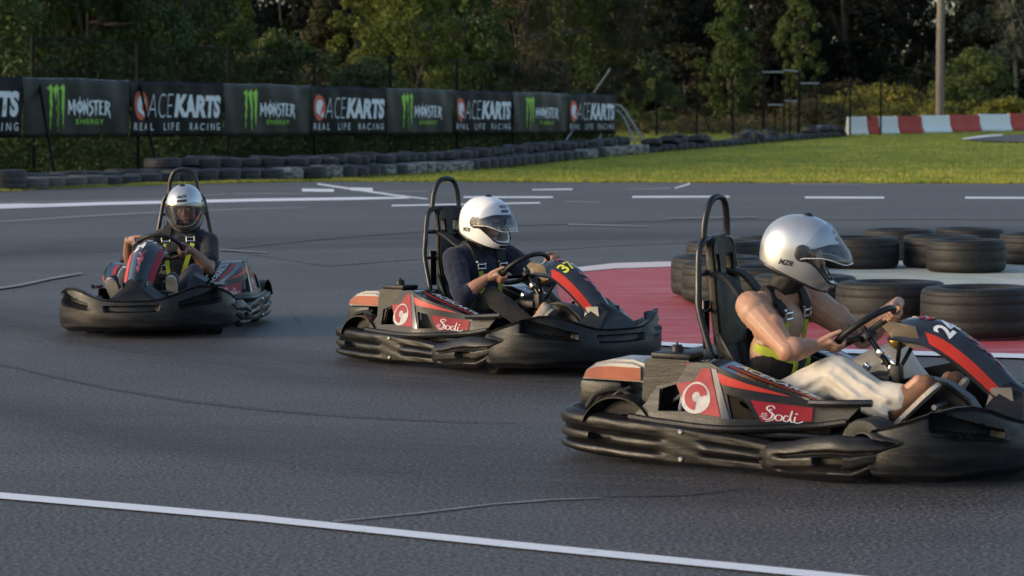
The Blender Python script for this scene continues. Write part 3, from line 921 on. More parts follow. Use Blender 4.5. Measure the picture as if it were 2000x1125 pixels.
# ------------------------------------------------------------------ red and white barriers
M_BARW = mat_tyre('white_barrier_plastic', (0.80, 0.80, 0.78), (0.90, 0.90, 0.88), (0.45, 0.42, 0.38), 0.15)
M_BARR = mat_tyre('red_barrier_plastic', (0.46, 0.035, 0.022), (0.58, 0.06, 0.035), (0.20, 0.10, 0.08), 0.35)
def barrier_mesh(L, H=0.98):
    bm = bmesh.new()
    prof = [(-.30, 0), (.30, 0), (.30, .12), (.24, .20), (.14, .46), (.10, H - .04), (.07, H), (-.07, H), (-.10, H - .04), (-.14, .46), (-.24, .20), (-.30, .12)]
    stn = [(-L / 2, .94), (-L / 2 + .04, 1.0), (-L * .2, 1.0), (-L * .2 + .04, .97), (L * .2 - .04, .97), (L * .2, 1.0), (L / 2 - .04, 1.0), (L / 2, .94)]
    rings = [[bm.verts.new((x, y * s, z * (1 if z < H * .9 else 1 - (1 - s) * .2))) for y, z in prof] for x, s in stn]
    for a, b_ in zip(rings, rings[1:]):
        for k in range(len(prof)): bm.faces.new((a[k], a[(k + 1) % len(prof)], b_[(k + 1) % len(prof)], b_[k]))
    bm.faces.new(rings[0]); bm.faces.new(rings[-1])
    for sx in (-L * .3, L * .3):   # forklift slots
        box(bm, (sx, 0, 0.06), (0.32, 0.64, 0.09), bevel=0.01)
    box(bm, (L / 2 - .12, 0, H + .01), (0.07, 0.07, 0.05), bevel=.01)
    return to_mesh('safety_barrier', bm, 30)
bpx = [1655, 1691, 1713, 1751, 1797, 1852, 1910, 1970, 2030, 2090]
bby = [262.5, 262, 261.5, 260.8, 259.5, 257.5, 255.8, 254, 252.5, 251]
blab = ['white plastic barrier block at the left end of the barrier row', 'narrow red plastic barrier block, first red one from the left end', 'white plastic barrier block between the two leftmost red ones',
        'dirty red plastic barrier block, second red one from the left end', 'white plastic barrier block directly left of the wooden pole', 'bright red plastic barrier block just right of the wooden pole',
        'white plastic barrier block below the round dark bush', 'red plastic barrier block at the right picture edge', 'white plastic barrier block past the right picture edge']
pts = [GT(x, y) for x, y in zip(bpx, bby)]
for i in range(8):
    a, b_ = pts[i], pts[i + 1]
    L = (b_ - a).length
    bmn = barrier_mesh(L * 0.985)
    o = obj('safety_barrier', bmn, M_BARW if i % 2 == 0 else M_BARR)
    o.location = (a + b_) / 2 - Vector((0, 0, .02)); o.rotation_euler = (0, 0, math.atan2(b_.y - a.y, b_.x - a.x))
    tag(o, blab[i], 'barrier', 'red and white barriers beside the grass')

# wooden pole
M_WOOD = simple('weathered_pole_wood', (0.155, 0.135, 0.115), 0.8, 0, 0.25, 5, 0.4, 30)
bm = bmesh.new()
pp = GT(1835, 246); pp = AT(1835, 250, 150); pp.z = gz(pp.x, 150) - .2
tube(bm, [(0, 0, 0), (0, 0, 5), (0.03, 0, 13)], [0.25, 0.235, 0.2], 14)
pole = obj('utility_pole', bm, M_WOOD); pole.location = pp
tag(pole, 'tall weathered wooden pole behind the red and white barriers', 'pole')
# ------------------------------------------------------------------ trees and bushes
M_BARK = simple('dark_bark', (0.075, 0.062, 0.05), 0.9, 0, 0.35, 7, 0.5, 20)
M_BARK2 = simple('pale_bark', (0.20, 0.18, 0.15), 0.9, 0, 0.3, 4, 0.4, 16)
LEAF = {
 'deep': mat_leaf('deep_green_leaves', (0.0425, 0.0697, 0.0238), (0.1020, 0.1403, 0.0442)),
 'mid': mat_leaf('mid_green_leaves', (0.0405, 0.0690, 0.0181), (0.0913, 0.1213, 0.0342)),
 'bright': mat_leaf('yellow_green_leaves', (0.0787, 0.1098, 0.0210), (0.1626, 0.1835, 0.0376), trans=0.35),
 'olive': mat_leaf('olive_brown_leaves', (0.0374, 0.0403, 0.0184), (0.0795, 0.0754, 0.0351)),
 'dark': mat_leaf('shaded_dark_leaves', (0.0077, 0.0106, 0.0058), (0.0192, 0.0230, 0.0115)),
 'grey': mat_leaf('grey_green_leaves', (0.0696, 0.0816, 0.0600), (0.1448, 0.1528, 0.1136)),
 'weed': mat_leaf('dry_weed_leaves', (0.0435, 0.0457, 0.0218), (0.1140, 0.1035, 0.0488), dry=(0.1417, 0.1087, 0.0600)),
 'gorse': mat_leaf('yellow_shrub_leaves', (0.123, 0.138, 0.032), (0.304, 0.275, 0.051)),
}
def leaf_cloud(centres, radii, per, size, rg, flat=1.0, droop=0.0):
    """many small leaf faces spread through clumps"""
    C = np.repeat(np.asarray(centres), per, 0); Rr = np.repeat(np.asarray(radii), per)
    n = len(C)
    d = rg.normal(size=(n, 3)); d /= np.linalg.norm(d, axis=1, keepdims=True)
    rad = Rr * rg.random(n) ** 0.45
    P = C + d * rad[:, None] * np.array([1, 1, flat])
    nr = d * 0.9 + rg.normal(size=(n, 3)) * 0.75; nr /= np.linalg.norm(nr, axis=1, keepdims=True)
    t = np.cross(nr, rg.normal(size=(n, 3))); t[:, 2] -= droop; t /= np.linalg.norm(t, axis=1, keepdims=True)
    b = np.cross(nr, t)
    s = size * rg.uniform(0.6, 1.35, n)[:, None]
    V = np.empty((n, 4, 3))
    V[:, 0] = P - t * s; V[:, 1] = P + b * s * 0.42; V[:, 2] = P + t * s; V[:, 3] = P - b * s * 0.42
    return V.reshape(-1, 3)

def crown_mesh(name, H, W, base, nclump, per, size, shape='round', seed=0, droop=0.2):
    rg = np.random.default_rng(seed)
    cs, rs = [], []
    while len(cs) < nclump:
        u = rg.random(); z = base + (H - base) * u
        if shape == 'cone': w = W / 2 * (1 - u) ** 0.75 * (0.35 + 0.65 * min(1, u * 5))
        elif shape == 'column': w = W / 2 * (1 - u ** 4) * (0.5 + 0.5 * min(1, u * 4))
        elif shape == 'bush': w = W / 2 * math.sqrt(max(0, 1 - u ** 2.2))
        else: w = W / 2 * math.sqrt(max(0.02, 1 - (2 * u - 0.9) ** 2 / 1.25))
        a = rg.random() * 2 * math.pi; r = w * math.sqrt(rg.random()) * 1.0
        lob = 1 + 0.28 * math.sin(a * 3 + seed) * math.sin(u * 7 + seed * 2)
        cs.append((r * lob * math.cos(a), r * lob * math.sin(a), z)); rs.append(W * rg.uniform(0.055, 0.13))
    V = leaf_cloud(cs, rs, per, size, rg, 0.8, droop)
    return np_mesh(name, V, np.arange(len(V)).reshape(-1, 4)), cs

def trunk_mesh(name, H, r, cs, seed, base=0.0, stems=1):
    rg = random.Random(seed); bm = bmesh.new()
    for s in range(stems):
        a = rg.random() * 6.28; sp = (0.12 * H if stems > 1 else 0.03 * H)
        top = Vector((math.cos(a) * sp * 1.5, math.sin(a) * sp * 1.5, H * 0.8))
        P = spline([(math.cos(a) * r * (stems > 1), math.sin(a) * r * (stems > 1), -0.2), (top.x * .3, top.y * .2, H * .3), (top.x * .5, top.y * .8, H * .55), top], 4)
        n = len(P); tube(bm, P, [r * (1.15 - 0.85 * i / (n - 1)) for i in range(n)], 7)
        for k in range(9):
            i = rg.randint(n // 3, n - 2)
            c = Vector(rg.choice(cs)); p = P[i]
            if c.z < p.z: c.z = p.z + 0.3
            m = p.lerp(c, 0.5) + Vector((0, 0, -0.1))
            tube(bm, spline([p, m, c], 3), [r * .42, r * .40, r * .36, r * .3, r * .22, r * .14, r * .08], 5)
    return to_mesh(name, bm)

PROTO = {}
def proto(key, H, W, base, ncl, per, size, shape, seed, tr, stems=1, leaf='mid', bark=None):
    cm, cs = crown_mesh(key + '_crown', H, W, base, ncl, per, size, shape, seed)
    cm.materials.append(LEAF[leaf])
    tm = trunk_mesh(key + '_trunk', H, tr, cs, seed, stems=stems); tm.materials.append(bark or M_BARK)
    PROTO[key] = (cm, tm, H)

proto('broad', 9.0, 7.0, 1.2, 190, 95, 0.13, 'round', 1, 0.17, 2, 'mid')
proto('broadb', 9.0, 6.4, 0.8, 190, 95, 0.13, 'round', 2, 0.16, 2, 'deep')
proto('brightt', 7.5, 5.2, 0.8, 150, 110, 0.11, 'round', 3, 0.12, 2, 'bright')
proto('cone', 8.0, 4.6, 0.6, 150, 110, 0.11, 'cone', 4, 0.13, 1, 'mid')
proto('column', 9.0, 4.0, 2.0, 130, 100, 0.12, 'column', 5, 0.13, 1, 'mid')
proto('olive', 10.0, 6.5, 1.5, 170, 90, 0.13, 'round', 6, 0.18, 2, 'olive', M_BARK)
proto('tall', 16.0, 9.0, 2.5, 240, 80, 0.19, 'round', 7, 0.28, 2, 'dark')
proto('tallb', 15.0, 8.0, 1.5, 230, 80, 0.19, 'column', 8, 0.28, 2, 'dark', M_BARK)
proto('grey', 12.0, 7.0, 3.0, 170, 90, 0.15, 'round', 9, 0.2, 2, 'grey', M_BARK2)
proto('bush', 3.2, 4.0, 0.1, 90, 110, 0.09, 'bush', 10, 0.06, 4, 'mid')
proto('bushd', 3.0, 4.0, 0.0, 90, 110, 0.09, 'bush', 11, 0.06, 4, 'deep')
proto('weed', 1.6, 3.6, 0.0, 70, 110, 0.07, 'bush', 12, 0.03, 5, 'weed')
proto('gorse', 1.5, 4.2, 0.0, 70, 120, 0.07, 'bush', 13, 0.04, 5, 'gorse')
proto('roundb', 3.6, 4.6, 0.05, 110, 120, 0.085, 'bush', 14, 0.07, 4, 'mid')

trnd = random.Random(77)
def plant(key, px, Y, H, label, group=None, wide=1.0, kind='tree', leaf=None):
    cm, tm, h0 = PROTO[key]
    q = AT(px, 250, Y)
    t = empty('bush' if kind == 'bush' else 'tree', (q.x, Y, gz(q.x, Y)), trnd.random() * 6.28)
    s = H / h0; t.scale = (s * wide, s * wide, s)
    tag(t, label, kind, group)
    c = obj('crown', cm, None, t); obj('trunk', tm, None, t)
    if leaf:
        c.material_slots[0].link = 'OBJECT'; c.material_slots[0].material = LEAF[leaf]
    return t

# left: dense green growth right behind the fence
plant('broad', 40, 92, 9.5, 'dense green tree rising behind the leftmost fence post')
plant('broadb', 170, 88, 9.0, 'dark green tree between the two leftmost fence posts', wide=0.9)
plant('broad', 300, 92, 9.5, 'broad green tree above the first red disc banner', wide=0.85, leaf='deep')
plant('broadb', -60, 84, 9, 'deep green tree cut by the left picture edge')
plant('broad', 395, 97, 6.6, 'leafy green tree behind the second claw banner, left part', wide=0.8)
plant('cone', 463, 104, 6.4, 'pointed yellow-green tree above the second claw banner', wide=1.0, leaf='bright')
plant('bush', 545, 100, 4.6, 'low bright bush behind the third fence post bay', 'bushes behind the mesh fence', kind='bush', leaf='mid')
plant('cone', 632, 112, 6.4, 'small olive tree above the second red disc banner', leaf='olive')
plant('brightt', 735, 112, 7.3, 'bright green tree left of the tallest bright tree in the middle', wide=0.9)
plant('brightt', 800, 109, 7.0, 'bright green bushy tree in the middle, behind the third claw banner', wide=0.95)
plant('brightt', 885, 124, 9.6, 'tall yellow-green tree in the middle, reaching the top of the picture', wide=0.85, leaf='mid')
plant('bushd', 720, 101, 3.6, 'dark low bush behind the second red disc banner', kind='bush')
plant('olive', 1010, 135, 9.5, 'olive brown tree above the third red disc banner', wide=0.85)
plant('olive', 1105, 140, 10.0, 'olive green tree above the smallest claw banner', wide=0.8, leaf='mid')
plant('olive', 1190, 142, 10.5, 'olive tree above the right end of the banners', wide=0.85)
plant('bush', 1060, 128, 4.0, 'low grey-brown bush behind the smallest claw banner', kind='bush', leaf='weed')
plant('bush', 980, 126, 3.8, 'low olive bush behind the third red disc banner', kind='bush', leaf='olive')
plant('bush', 1245, 152, 4.5, 'dark bush left of the far mesh fence', kind='bush', leaf='deep')
plant('cone', 1425, 165, 9.6, 'green conical tree standing alone over the far mesh fence', wide=0.85)
plant('column', 1558, 170, 9.6, 'slender green tree above the gate frame', wide=0.72)
plant('column', 1255, 175, 11, 'brownish tree left of the lone conical tree', wide=1.1, leaf='olive')
plant('roundb', 1905, 158, 4.6, 'round dark green bush right of the wooden pole', wide=1.0, kind='bush')
plant('grey', 1995, 176, 12, 'pale grey-green tree at the upper right corner', wide=0.9)
plant('grey', 40, 122, 12.5, 'pale-leaved tree behind the leftmost fence post, at the top of the picture', leaf='mid')
# yellow shrubs on the slope behind the barriers
for i, (px, Y, H, w, lf) in enumerate(((1610, 152, 1.5, 1.1, 'weed'), (1668, 160, 1.9, 1.2, 'gorse'), (1730, 165, 2.4, 1.3, 'gorse'), (1790, 166, 2.0, 1.2, 'weed'), (1850, 158, 1.6, 1.2, 'gorse'), (1965, 156, 1.7, 1.3, 'gorse'), (1575, 158, 1.6, 1.0, 'weed'), (1700, 152, 1.2, 1.2, 'gorse'), (1770, 176, 2.6, 1.5, 'weed'), (1640, 172, 2.6, 1.4, 'weed'))):
    lab = ['dry shrub left end of the slope behind the barriers', 'yellow shrub above the first white barrier block', 'large yellow shrub halfway between gate frame and wooden pole', 'dry shrub left of the foot of the wooden pole', 'yellow shrub at the foot of the wooden pole',
           'yellow shrub right of the round dark bush', 'dry shrub at the right upright of the gate frame', 'low yellow shrub close behind the second white barrier block', 'tall dry shrub far up the slope left of the wooden pole', 'tall dry shrub far up the slope right of the gate frame'][i]
    plant('gorse', px, Y, H, lab, 'shrubs on the slope behind the barriers', w, 'bush', lf)
# tall dark trees closing the view
ti = 0
TL = 'tall shaded tree in the dark wood closing the view'
for i, px in enumerate(range(-60, 2120, 78)):
    Y = 172 + trnd.uniform(0, 26) + (12 if 500 < px < 760 else 0)
    H = trnd.uniform(11.5, 15.5)
    if abs(px - 1812) < 60: H = 6.8
    if abs(px - 515) < 30: H = 9.0
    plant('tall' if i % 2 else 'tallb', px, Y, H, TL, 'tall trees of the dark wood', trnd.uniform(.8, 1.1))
for i, px in enumerate(range(-40, 2100, 125)):
    plant('bushd', px + trnd.uniform(-20, 20), 166 + trnd.uniform(0, 14), trnd.uniform(3.5, 5.5), 'dark bush at the foot of the wood', 'dark bushes at the foot of the wood', 1.4, 'bush', trnd.choice(['dark', 'dark', 'olive', 'weed']))
# undergrowth under and behind the banners: nobody could count it
rg = np.random.default_rng(31)
cs, rs = [], []
for u in np.linspace(-0.2, 1.05, 260):
    for k in range(4):
        p = fpt(u, -rg.uniform(0.2, 4.5)); h = rg.uniform(0.1, 1.6)
        cs.append((p.x, p.y, gz(p.x, p.y) + h)); rs.append(rg.uniform(0.3, 0.75))
V = leaf_cloud(cs, rs, 60, 0.10, rg, 1.0)
o = obj('undergrowth', np_mesh('undergrowth', V, np.arange(len(V)).reshape(-1, 4)), LEAF['deep']); tag(o, kind='stuff')
cs, rs = [], []
for k in range(900):
    px = rg.uniform(1190, 2060); Y = rg.uniform(141 if px < 1630 else 157, 172); q = AT(px, 250, Y)
    cs.append((q.x, Y, gz(q.x, Y) + rg.uniform(0, 0.5))); rs.append(rg.uniform(0.3, 0.7))
V = leaf_cloud(cs, rs, 45, 0.09, rg, 0.7)
o = obj('undergrowth', np_mesh('undergrowth', V, np.arange(len(V)).reshape(-1, 4)), LEAF['weed']); tag(o, kind='stuff')
# far wood: one mass behind the countable trees
cs, rs = [], []
for k in range(1500):
    Y = rg.uniform(205, 235); px = rg.uniform(-300, 2300); q = AT(px, 250, Y)
    h = rg.random() ** 0.8 * 15
    if abs(px - 1812) < 50 and h > 7.2: continue
    if abs(px - 725) < 16 and h > 8.6: continue
    if abs(px - 515) < 26 and 8.2 < h < 12: continue
    cs.append((q.x, Y, gz(q.x, 200) + h)); rs.append(rg.uniform(0.9, 2.0))
V = leaf_cloud(cs, rs, 70, 0.34, rg, 0.9)
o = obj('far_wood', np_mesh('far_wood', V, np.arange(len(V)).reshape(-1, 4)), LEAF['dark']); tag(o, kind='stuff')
# ------------------------------------------------------------------ karts
def mat_plastic(name, col, dirt_sheen, rough=0.42, amount=0.5):
    """moulded black plastic: dusty scuffs, warm sheen painted in with them, long scratches"""
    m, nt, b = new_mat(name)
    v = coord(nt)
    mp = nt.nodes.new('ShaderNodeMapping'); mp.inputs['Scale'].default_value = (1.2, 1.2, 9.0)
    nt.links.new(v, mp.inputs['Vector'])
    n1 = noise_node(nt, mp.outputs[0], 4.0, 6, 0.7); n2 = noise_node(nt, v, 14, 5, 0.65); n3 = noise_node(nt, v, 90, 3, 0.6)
    c = mixc(nt, ramp(nt, n1, [(0.60 - 0.18 * amount, (0, 0, 0)), (0.82, (0.8,) * 3)]), col, dirt_sheen)
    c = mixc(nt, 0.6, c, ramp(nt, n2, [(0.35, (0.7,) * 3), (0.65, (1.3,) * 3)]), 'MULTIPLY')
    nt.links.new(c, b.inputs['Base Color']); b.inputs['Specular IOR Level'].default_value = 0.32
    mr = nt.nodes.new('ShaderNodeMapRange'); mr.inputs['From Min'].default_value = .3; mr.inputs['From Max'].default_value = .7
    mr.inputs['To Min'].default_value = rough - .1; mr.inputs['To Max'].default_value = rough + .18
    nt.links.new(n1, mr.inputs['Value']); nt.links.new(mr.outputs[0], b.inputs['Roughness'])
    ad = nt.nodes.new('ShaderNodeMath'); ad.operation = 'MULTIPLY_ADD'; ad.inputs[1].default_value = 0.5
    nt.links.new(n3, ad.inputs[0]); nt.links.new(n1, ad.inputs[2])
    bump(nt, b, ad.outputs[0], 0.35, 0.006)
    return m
K_BUMP = mat_plastic('bumper_plastic', (0.007, 0.007, 0.008), (0.034, 0.027, 0.021), 0.36, 0.45)  # dusty brown also puts a warm sheen into the colour, pods alike
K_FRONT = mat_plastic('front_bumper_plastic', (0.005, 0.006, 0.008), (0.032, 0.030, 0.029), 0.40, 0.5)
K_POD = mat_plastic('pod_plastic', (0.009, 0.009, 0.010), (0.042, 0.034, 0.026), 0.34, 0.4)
K_BLK = simple('matt_black_parts', (0.008, 0.008, 0.009), 0.5, 0, 0.3, 12, spec=.35)
K_TUBE = simple('black_painted_tube', (0.009, 0.010, 0.012), 0.30, 0.1, 0.3, 9, spec=0.5)
K_GLOSS = simple('gloss_black_sticker', (0.016, 0.018, 0.024), 0.20, 0, 0.25, 10, coat=0.6)
K_RED = simple('dark_red_sticker', (0.26, 0.012, 0.024), 0.48, 0, 0.15, 9, spec=.25)
K_ORG = simple('orange_red_sticker', (0.46, 0.032, 0.018), 0.42, 0, 0.12, 7, spec=.3)
K_DORG = simple('dull_orange_panel', (0.27, 0.060, 0.028), 0.4, 0, 0.25, 5, coat=.2)  # dull orange side of the engine cover
K_WHT = simple('white_sticker', (0.68, 0.68, 0.70), 0.35, 0, 0.08, 9)
K_GRW = simple('scuffed_white_sticker', (0.40, 0.39, 0.40), 0.5, 0, 0.3, 14, spec=.25)
K_COV = simple('pale_cover', (0.27, 0.265, 0.26), 0.35, 0, 0.25, 6)  # pale grey body of the engine cover
K_YEL = simple('yellow_number', (0.62, 0.60, 0.05), 0.4, 0, 0.06, 9)
K_PINK = simple('faded_pink_script', (0.35, 0.10, 0.13), 0.4, 0, 0.2, 30)
K_CHR = simple('bright_metal', (0.62, 0.62, 0.62), 0.22, 1.0, 0.12, 20)
K_TAN = simple('tan_reflection_plate', (0.30, 0.25, 0.19), 0.24, 0.85, 0.3, 7)  # tan paints in warm ground reflected by the glossy panel
K_GOLD = simple('brass_cap', (0.46, 0.28, 0.07), 0.3, 0.8, 0.25, 16)
K_SEAT = simple('seat_shell', (0.008, 0.008, 0.009), 0.42, 0, 0.3, 12, 0.1, 80, spec=.3)
K_TYRE = mat_tyre('slick_tyre_rubber', (0.016, 0.016, 0.016), (0.028, 0.027, 0.026), (0.05, 0.045, 0.04), 0.4)
K_STRAP = simple('black_webbing', (0.014, 0.014, 0.016), 0.8, 0, 0.3, 30, 0.4, 400)
K_STRAPY = simple('lime_webbing', (0.40, 0.46, 0.035), 0.75, 0, 0.12, 30, 0.4, 400)
K_ALU = simple('grey_floor_tray', (0.13, 0.13, 0.135), 0.4, 0.5, 0.3, 6)

def interp(x, pts):
    for (a, va), (b, vb) in zip(pts, pts[1:]):
        if x <= b:
            t = 0 if b == a else max(0.0, (x - a) / (b - a))
            return va + (vb - va) * t
    return pts[-1][1]
def sstep(a, b, x):
    t = min(1, max(0, (x - a) / (b - a))); return t * t * (3 - 2 * t)

def arc_path(ctrl, n):
    """resample a plan curve evenly; returns points and outward normals (right of travel)"""
    P = spline([(x, y, 0) for x, y in ctrl], 12)
    L = [0]
    for a, b in zip(P, P[1:]): L.append(L[-1] + (b - a).length)
    tot = L[-1]; out = []; j = 0
    for i in range(n):
        s = tot * i / (n - 1)
        while j < len(L) - 2 and L[j + 1] < s: j += 1
        t = (s - L[j]) / max(1e-9, L[j + 1] - L[j])
        out.append(P[j].lerp(P[j + 1], t))
    N = []
    for i in range(n):
        a = out[max(0, i - 1)]; b = out[min(n - 1, i + 1)]; d = (b - a).normalized()
        N.append(Vector((d.y, -d.x, 0)))
    return out, N, tot

def front_bumper_mesh():
    half = [(.43, -.612), (.52, -.620), (.62, -.600), (.71, -.552), (.79, -.482), (.86, -.388), (.915, -.27), (.945, -.13), (.955, 0)]
    ctrl = half + [(x, -y) for x, y in half[-2::-1]]
    n, mrows = 221, 46
    P, N, tot = arc_path(ctrl, 801)
    mid = tot / 2
    def at(s):
        f = min(max(s / tot, 0), 1) * 800; i = min(int(f), 799); t = f - i
        return P[i].lerp(P[i + 1], t), N[i].lerp(N[i + 1], t).normalized()
    ztop = lambda d: interp(d, [(0, .262), (.10, .263), (.20, .272), (.30, .300), (.40, .338), (.48, .356), (.56, .354), (.66, .332), (.76, .300), (.86, .268), (.93, .25)])
    zbot = lambda d: interp(d, [(0, .055), (.35, .050), (.6, .040), (.9, .05)])
    edge = lambda t: interp(t, [(0, .05), (.12, .015), (.3, .0), (.46, .0), (.52, .012), (.58, .05), (.63, .12), (.68, .125), (.74, .085), (.86, .02), (.94, .0), (1, .012)])
    V = []
    for i in range(n):
        u = i / (n - 1)
        for j in range(mrows):
            t = j / (mrows - 1)
            e = edge(t); s = e + (tot - 2 * e) * u
            p, nn = at(s); d = abs(s - mid)
            zb, zt = zbot(d), ztop(d); z = zb + (zt - zb) * t
            o = 0.022 * math.sin(math.pi * t) - 0.012 * t
            o += 0.012 * sstep(.93, 1.0, t) - 0.03 * (1 - sstep(0, .12, t))
            # raised rim round the rear edge
            o += 0.010 * (1 - sstep(0.0, .035, min(s - e, tot - e - s)))
            # corner vents: long teardrop pockets
            q = (d - .50) / .165
            if abs(q) < 1.25:
                c = .262 + .035 * q; hw = .042 * max(0.05, (1 - .62 * (0.5 - 0.5 * q)))
                w = (1 - sstep(.92, 1.05, abs(q))) * (1 - sstep(.86, 1.08, abs(z - c) / hw))
                o -= 0.075 * w
                o += 0.008 * (1 - sstep(.85, 1.25, abs(q))) * math.exp(-((z - c + hw * 1.15) / .008) ** 2)
            # shallow centre slot
            w = (1 - sstep(.17 + .4 * (z - .2), .20 + .4 * (z - .2), d)) * (1 - sstep(.016, .024, abs(z - .205)))
            o -= 0.030 * w
            o += 0.0012 * math.sin(s * 13 + z * 25) * math.sin(z * 41 + s * 3)
            V.append(p + nn * o + Vector((0, 0, z)))
    k = len(V)
    for i in range(n):
        u = i / (n - 1)
        for j in range(mrows):
            t = j / (mrows - 1); e = edge(t); s = e + (tot - 2 * e) * u
            p, nn = at(s); d = abs(s - mid); zb, zt = zbot(d), ztop(d)
            V.append(p + nn * (-0.062 + 0.02 * abs(2 * t - 1) ** 3 * 1.6) + Vector((0, 0, zb + (zt - zb) * t * .985 + .003)))
    F = grid_faces(n, mrows); F += [tuple(k + q for q in reversed(f)) for f in grid_faces(n, mrows)]
    for i in range(n - 1):
        for j in (0, mrows - 1):
            a = i * mrows + j; b = a + mrows; F.append((a, b, b + k, a + k) if j else (a, a + k, b + k, b))
    for j in range(mrows - 1):
        for i in (0, n - 1):
            a = i * mrows + j; F.append((a, a + 1, a + 1 + k, a + k))
    bm = bmesh.new(); vs = [bm.verts.new(v) for v in V]
    for f in F: bm.faces.new([vs[q] for q in f])
    return to_mesh('front_bumper', bm, 50)

def band_mesh(name, ctrl, n, prof_n, top, bot, disp, depth):
    """bumper band: plan curve swept with a ribbed outline, closed at the back"""
    P, N, tot = arc_path(ctrl, n)
    m = prof_n; V = []
    L = 0
    for i in range(n):
        s = tot * i / (n - 1)
        zt, zb = top(s, tot), bot(s, tot)
        for j in range(m):
            t = j / (m - 1); z = zb + (zt - zb) * t
            V.append(P[i] + N[i] * disp(s, tot, t, z) + Vector((0, 0, z)))
        for j in range(5):
            t = 1 - j / 4; z = zb + (zt - zb) * t
            V.append(P[i] - N[i] * (depth - 0.02 * abs(2 * t - 1)) + Vector((0, 0, z * .99 + .001)))
    M = m + 5
    bm = bmesh.new(); vs = [bm.verts.new(v) for v in V]
    for i in range(n - 1):
        for j in range(M):
            a, b = i * M + j, i * M + (j + 1) % M
            bm.faces.new((vs[a], vs[a + M], vs[b + M], vs[b]))
    bm.faces.new([vs[j] for j in range(M)]); bm.faces.new([vs[(n - 1) * M + j] for j in range(M)])
    return to_mesh(name, bm, 50)

def rear_bumper_mesh():
    half = [(-.03, -.598), (-.25, -.602), (-.50, -.606), (-.75, -.590), (-.92, -.562), (-1.05, -.530), (-1.125, -.480), (-1.165, -.40), (-1.178, -.22), (-1.178, 0)]
    ctrl = [(x, -y) for x, y in half] + half[-2::-1]          # left side, round the back, right side: outward on the right of travel
    # travel must keep the outside on its right
    def disp(s, tot, t, z):
        d = min(s, tot - s)                                  # distance from either front end
        rear = sstep(.50, .58, d)
        front = 1 - sstep(.30, .36, d)
        o = 0.010 * (1 - (2 * t - 1) ** 8)
        o += -0.030 * (1 - sstep(0, .10, t)) - 0.022 * sstep(.90, 1, t)
        if rear > 0:
            g = 0
            for c, w, dp in ((.60, .034, .026), (.30, .034, .026)): g += dp * math.exp(-((t - c) / w) ** 2)
            rib = 0.008 * (math.exp(-((t - .8) / .13) ** 2) + .8 * math.exp(-((t - .45) / .09) ** 2) + math.exp(-((t - .15) / .1) ** 2))
            o += rear * (rib - g)
            for c0 in (.86, 1.55):
                hole = (1 - sstep(.050, .066, abs(d - c0))) * (1 - sstep(.05, .085, abs(t - .45)))
                o -= 0.055 * hole * rear
        if front > 0:
            f2 = front * sstep(0.02, .06, d)
            for c, w, dp in ((.66, .032, .016), (.34, .034, .018)): o -= f2 * dp * math.exp(-((t - c) / w) ** 2)
            o += f2 * 0.010 * math.exp(-((t - .5) / .10) ** 2)
        o += 0.0015 * math.sin(s * 21 + t * 9) * math.sin(t * 11 + s * 7)
        return o
    def top(s, tot):
        d = min(s, tot - s)
        return interp(d, [(0, .165), (.10, .178), (.35, .205), (.55, .222), (.9, .236), (1.4, .238)])
    def bot(s, tot):
        d = min(s, tot - s)
        return interp(d, [(0, .035), (.5, .030), (.9, .040), (1.15, .05), (2, .055)])
    return band_mesh('rear_bumper', ctrl, 300, 40, top, bot, disp, 0.055)

def side_bumper_mesh(side):
    ctrl = [(-.085, -.592), (0, -.606), (.15, -.622), (.30, -.632), (.42, -.628), (.50, -.61), (.575, -.578)]
    def disp(s, tot, t, z):
        e = min(s, tot - s)
        o = 0.032 * (1 - abs(2 * t - 1) ** 3) - 0.018 * (1 - sstep(0, .06, s))
        taper = sstep(tot - .30, tot, s)
        o -= 0.030 * taper
        a = sstep(.07, .14, s) * (1 - taper)
        o -= a * (0.024 * math.exp(-((t - .62) / .045) ** 2) + 0.018 * math.exp(-((t - .25) / .045) ** 2))
        hole = (1 - sstep(.055, .07, abs(s - .345))) * (1 - sstep(.075, .11, abs(t - .43)))
        o -= 0.055 * hole
        o += 0.0012 * math.sin(s * 19 + t * 8)
        return o
    top = lambda s, tot: interp(s, [(0, .160), (.06, .168), (.14, .178), (.25, .205), (.36, .222), (.48, .220), (.58, .206), (.70, .186)])
    bot = lambda s, tot: interp(s, [(0, .028), (.2, .026), (.45, .032), (.56, .09), (.70, .150)])
    me = band_mesh('side_bumper', ctrl, 90, 34, top, bot, disp, 0.05)
    if side > 0: mirror_mesh(me)
    return me

def mirror_mesh(me):
    for v in me.vertices: v.co.y = -v.co.y
    me.flip_normals()

# right pod outer face: (x, z) -> 3-D, leaning in towards the top and the front
def pod_y(x, z): return -(.572 - .30 * (z - .24) - .135 * sstep(-.30, .14, x) + .012 * math.sin((x + .7) * 3))
def podfn(d=0.0, side=-1):
    return lambda x, z: Vector((x, (pod_y(x, z) - d) * (-side), z))

POD_OUT = [(-.72, .232), (-.66, .30), (-.62, .365), (-.52, .395), (-.47, .475), (-.37, .478), (-.33, .462), (-.10, .385), (.09, .322), (.27, .320), (.21, .255), (.09, .232), (-.14, .220), (-.34, .214), (-.55, .220)]
WIN1 = [(-.605, .355), (-.525, .380), (-.455, .268), (-.598, .262)]
WIN2 = [(-.272, .352), (-.195, .335), (-.135, .252), (-.235, .250)]

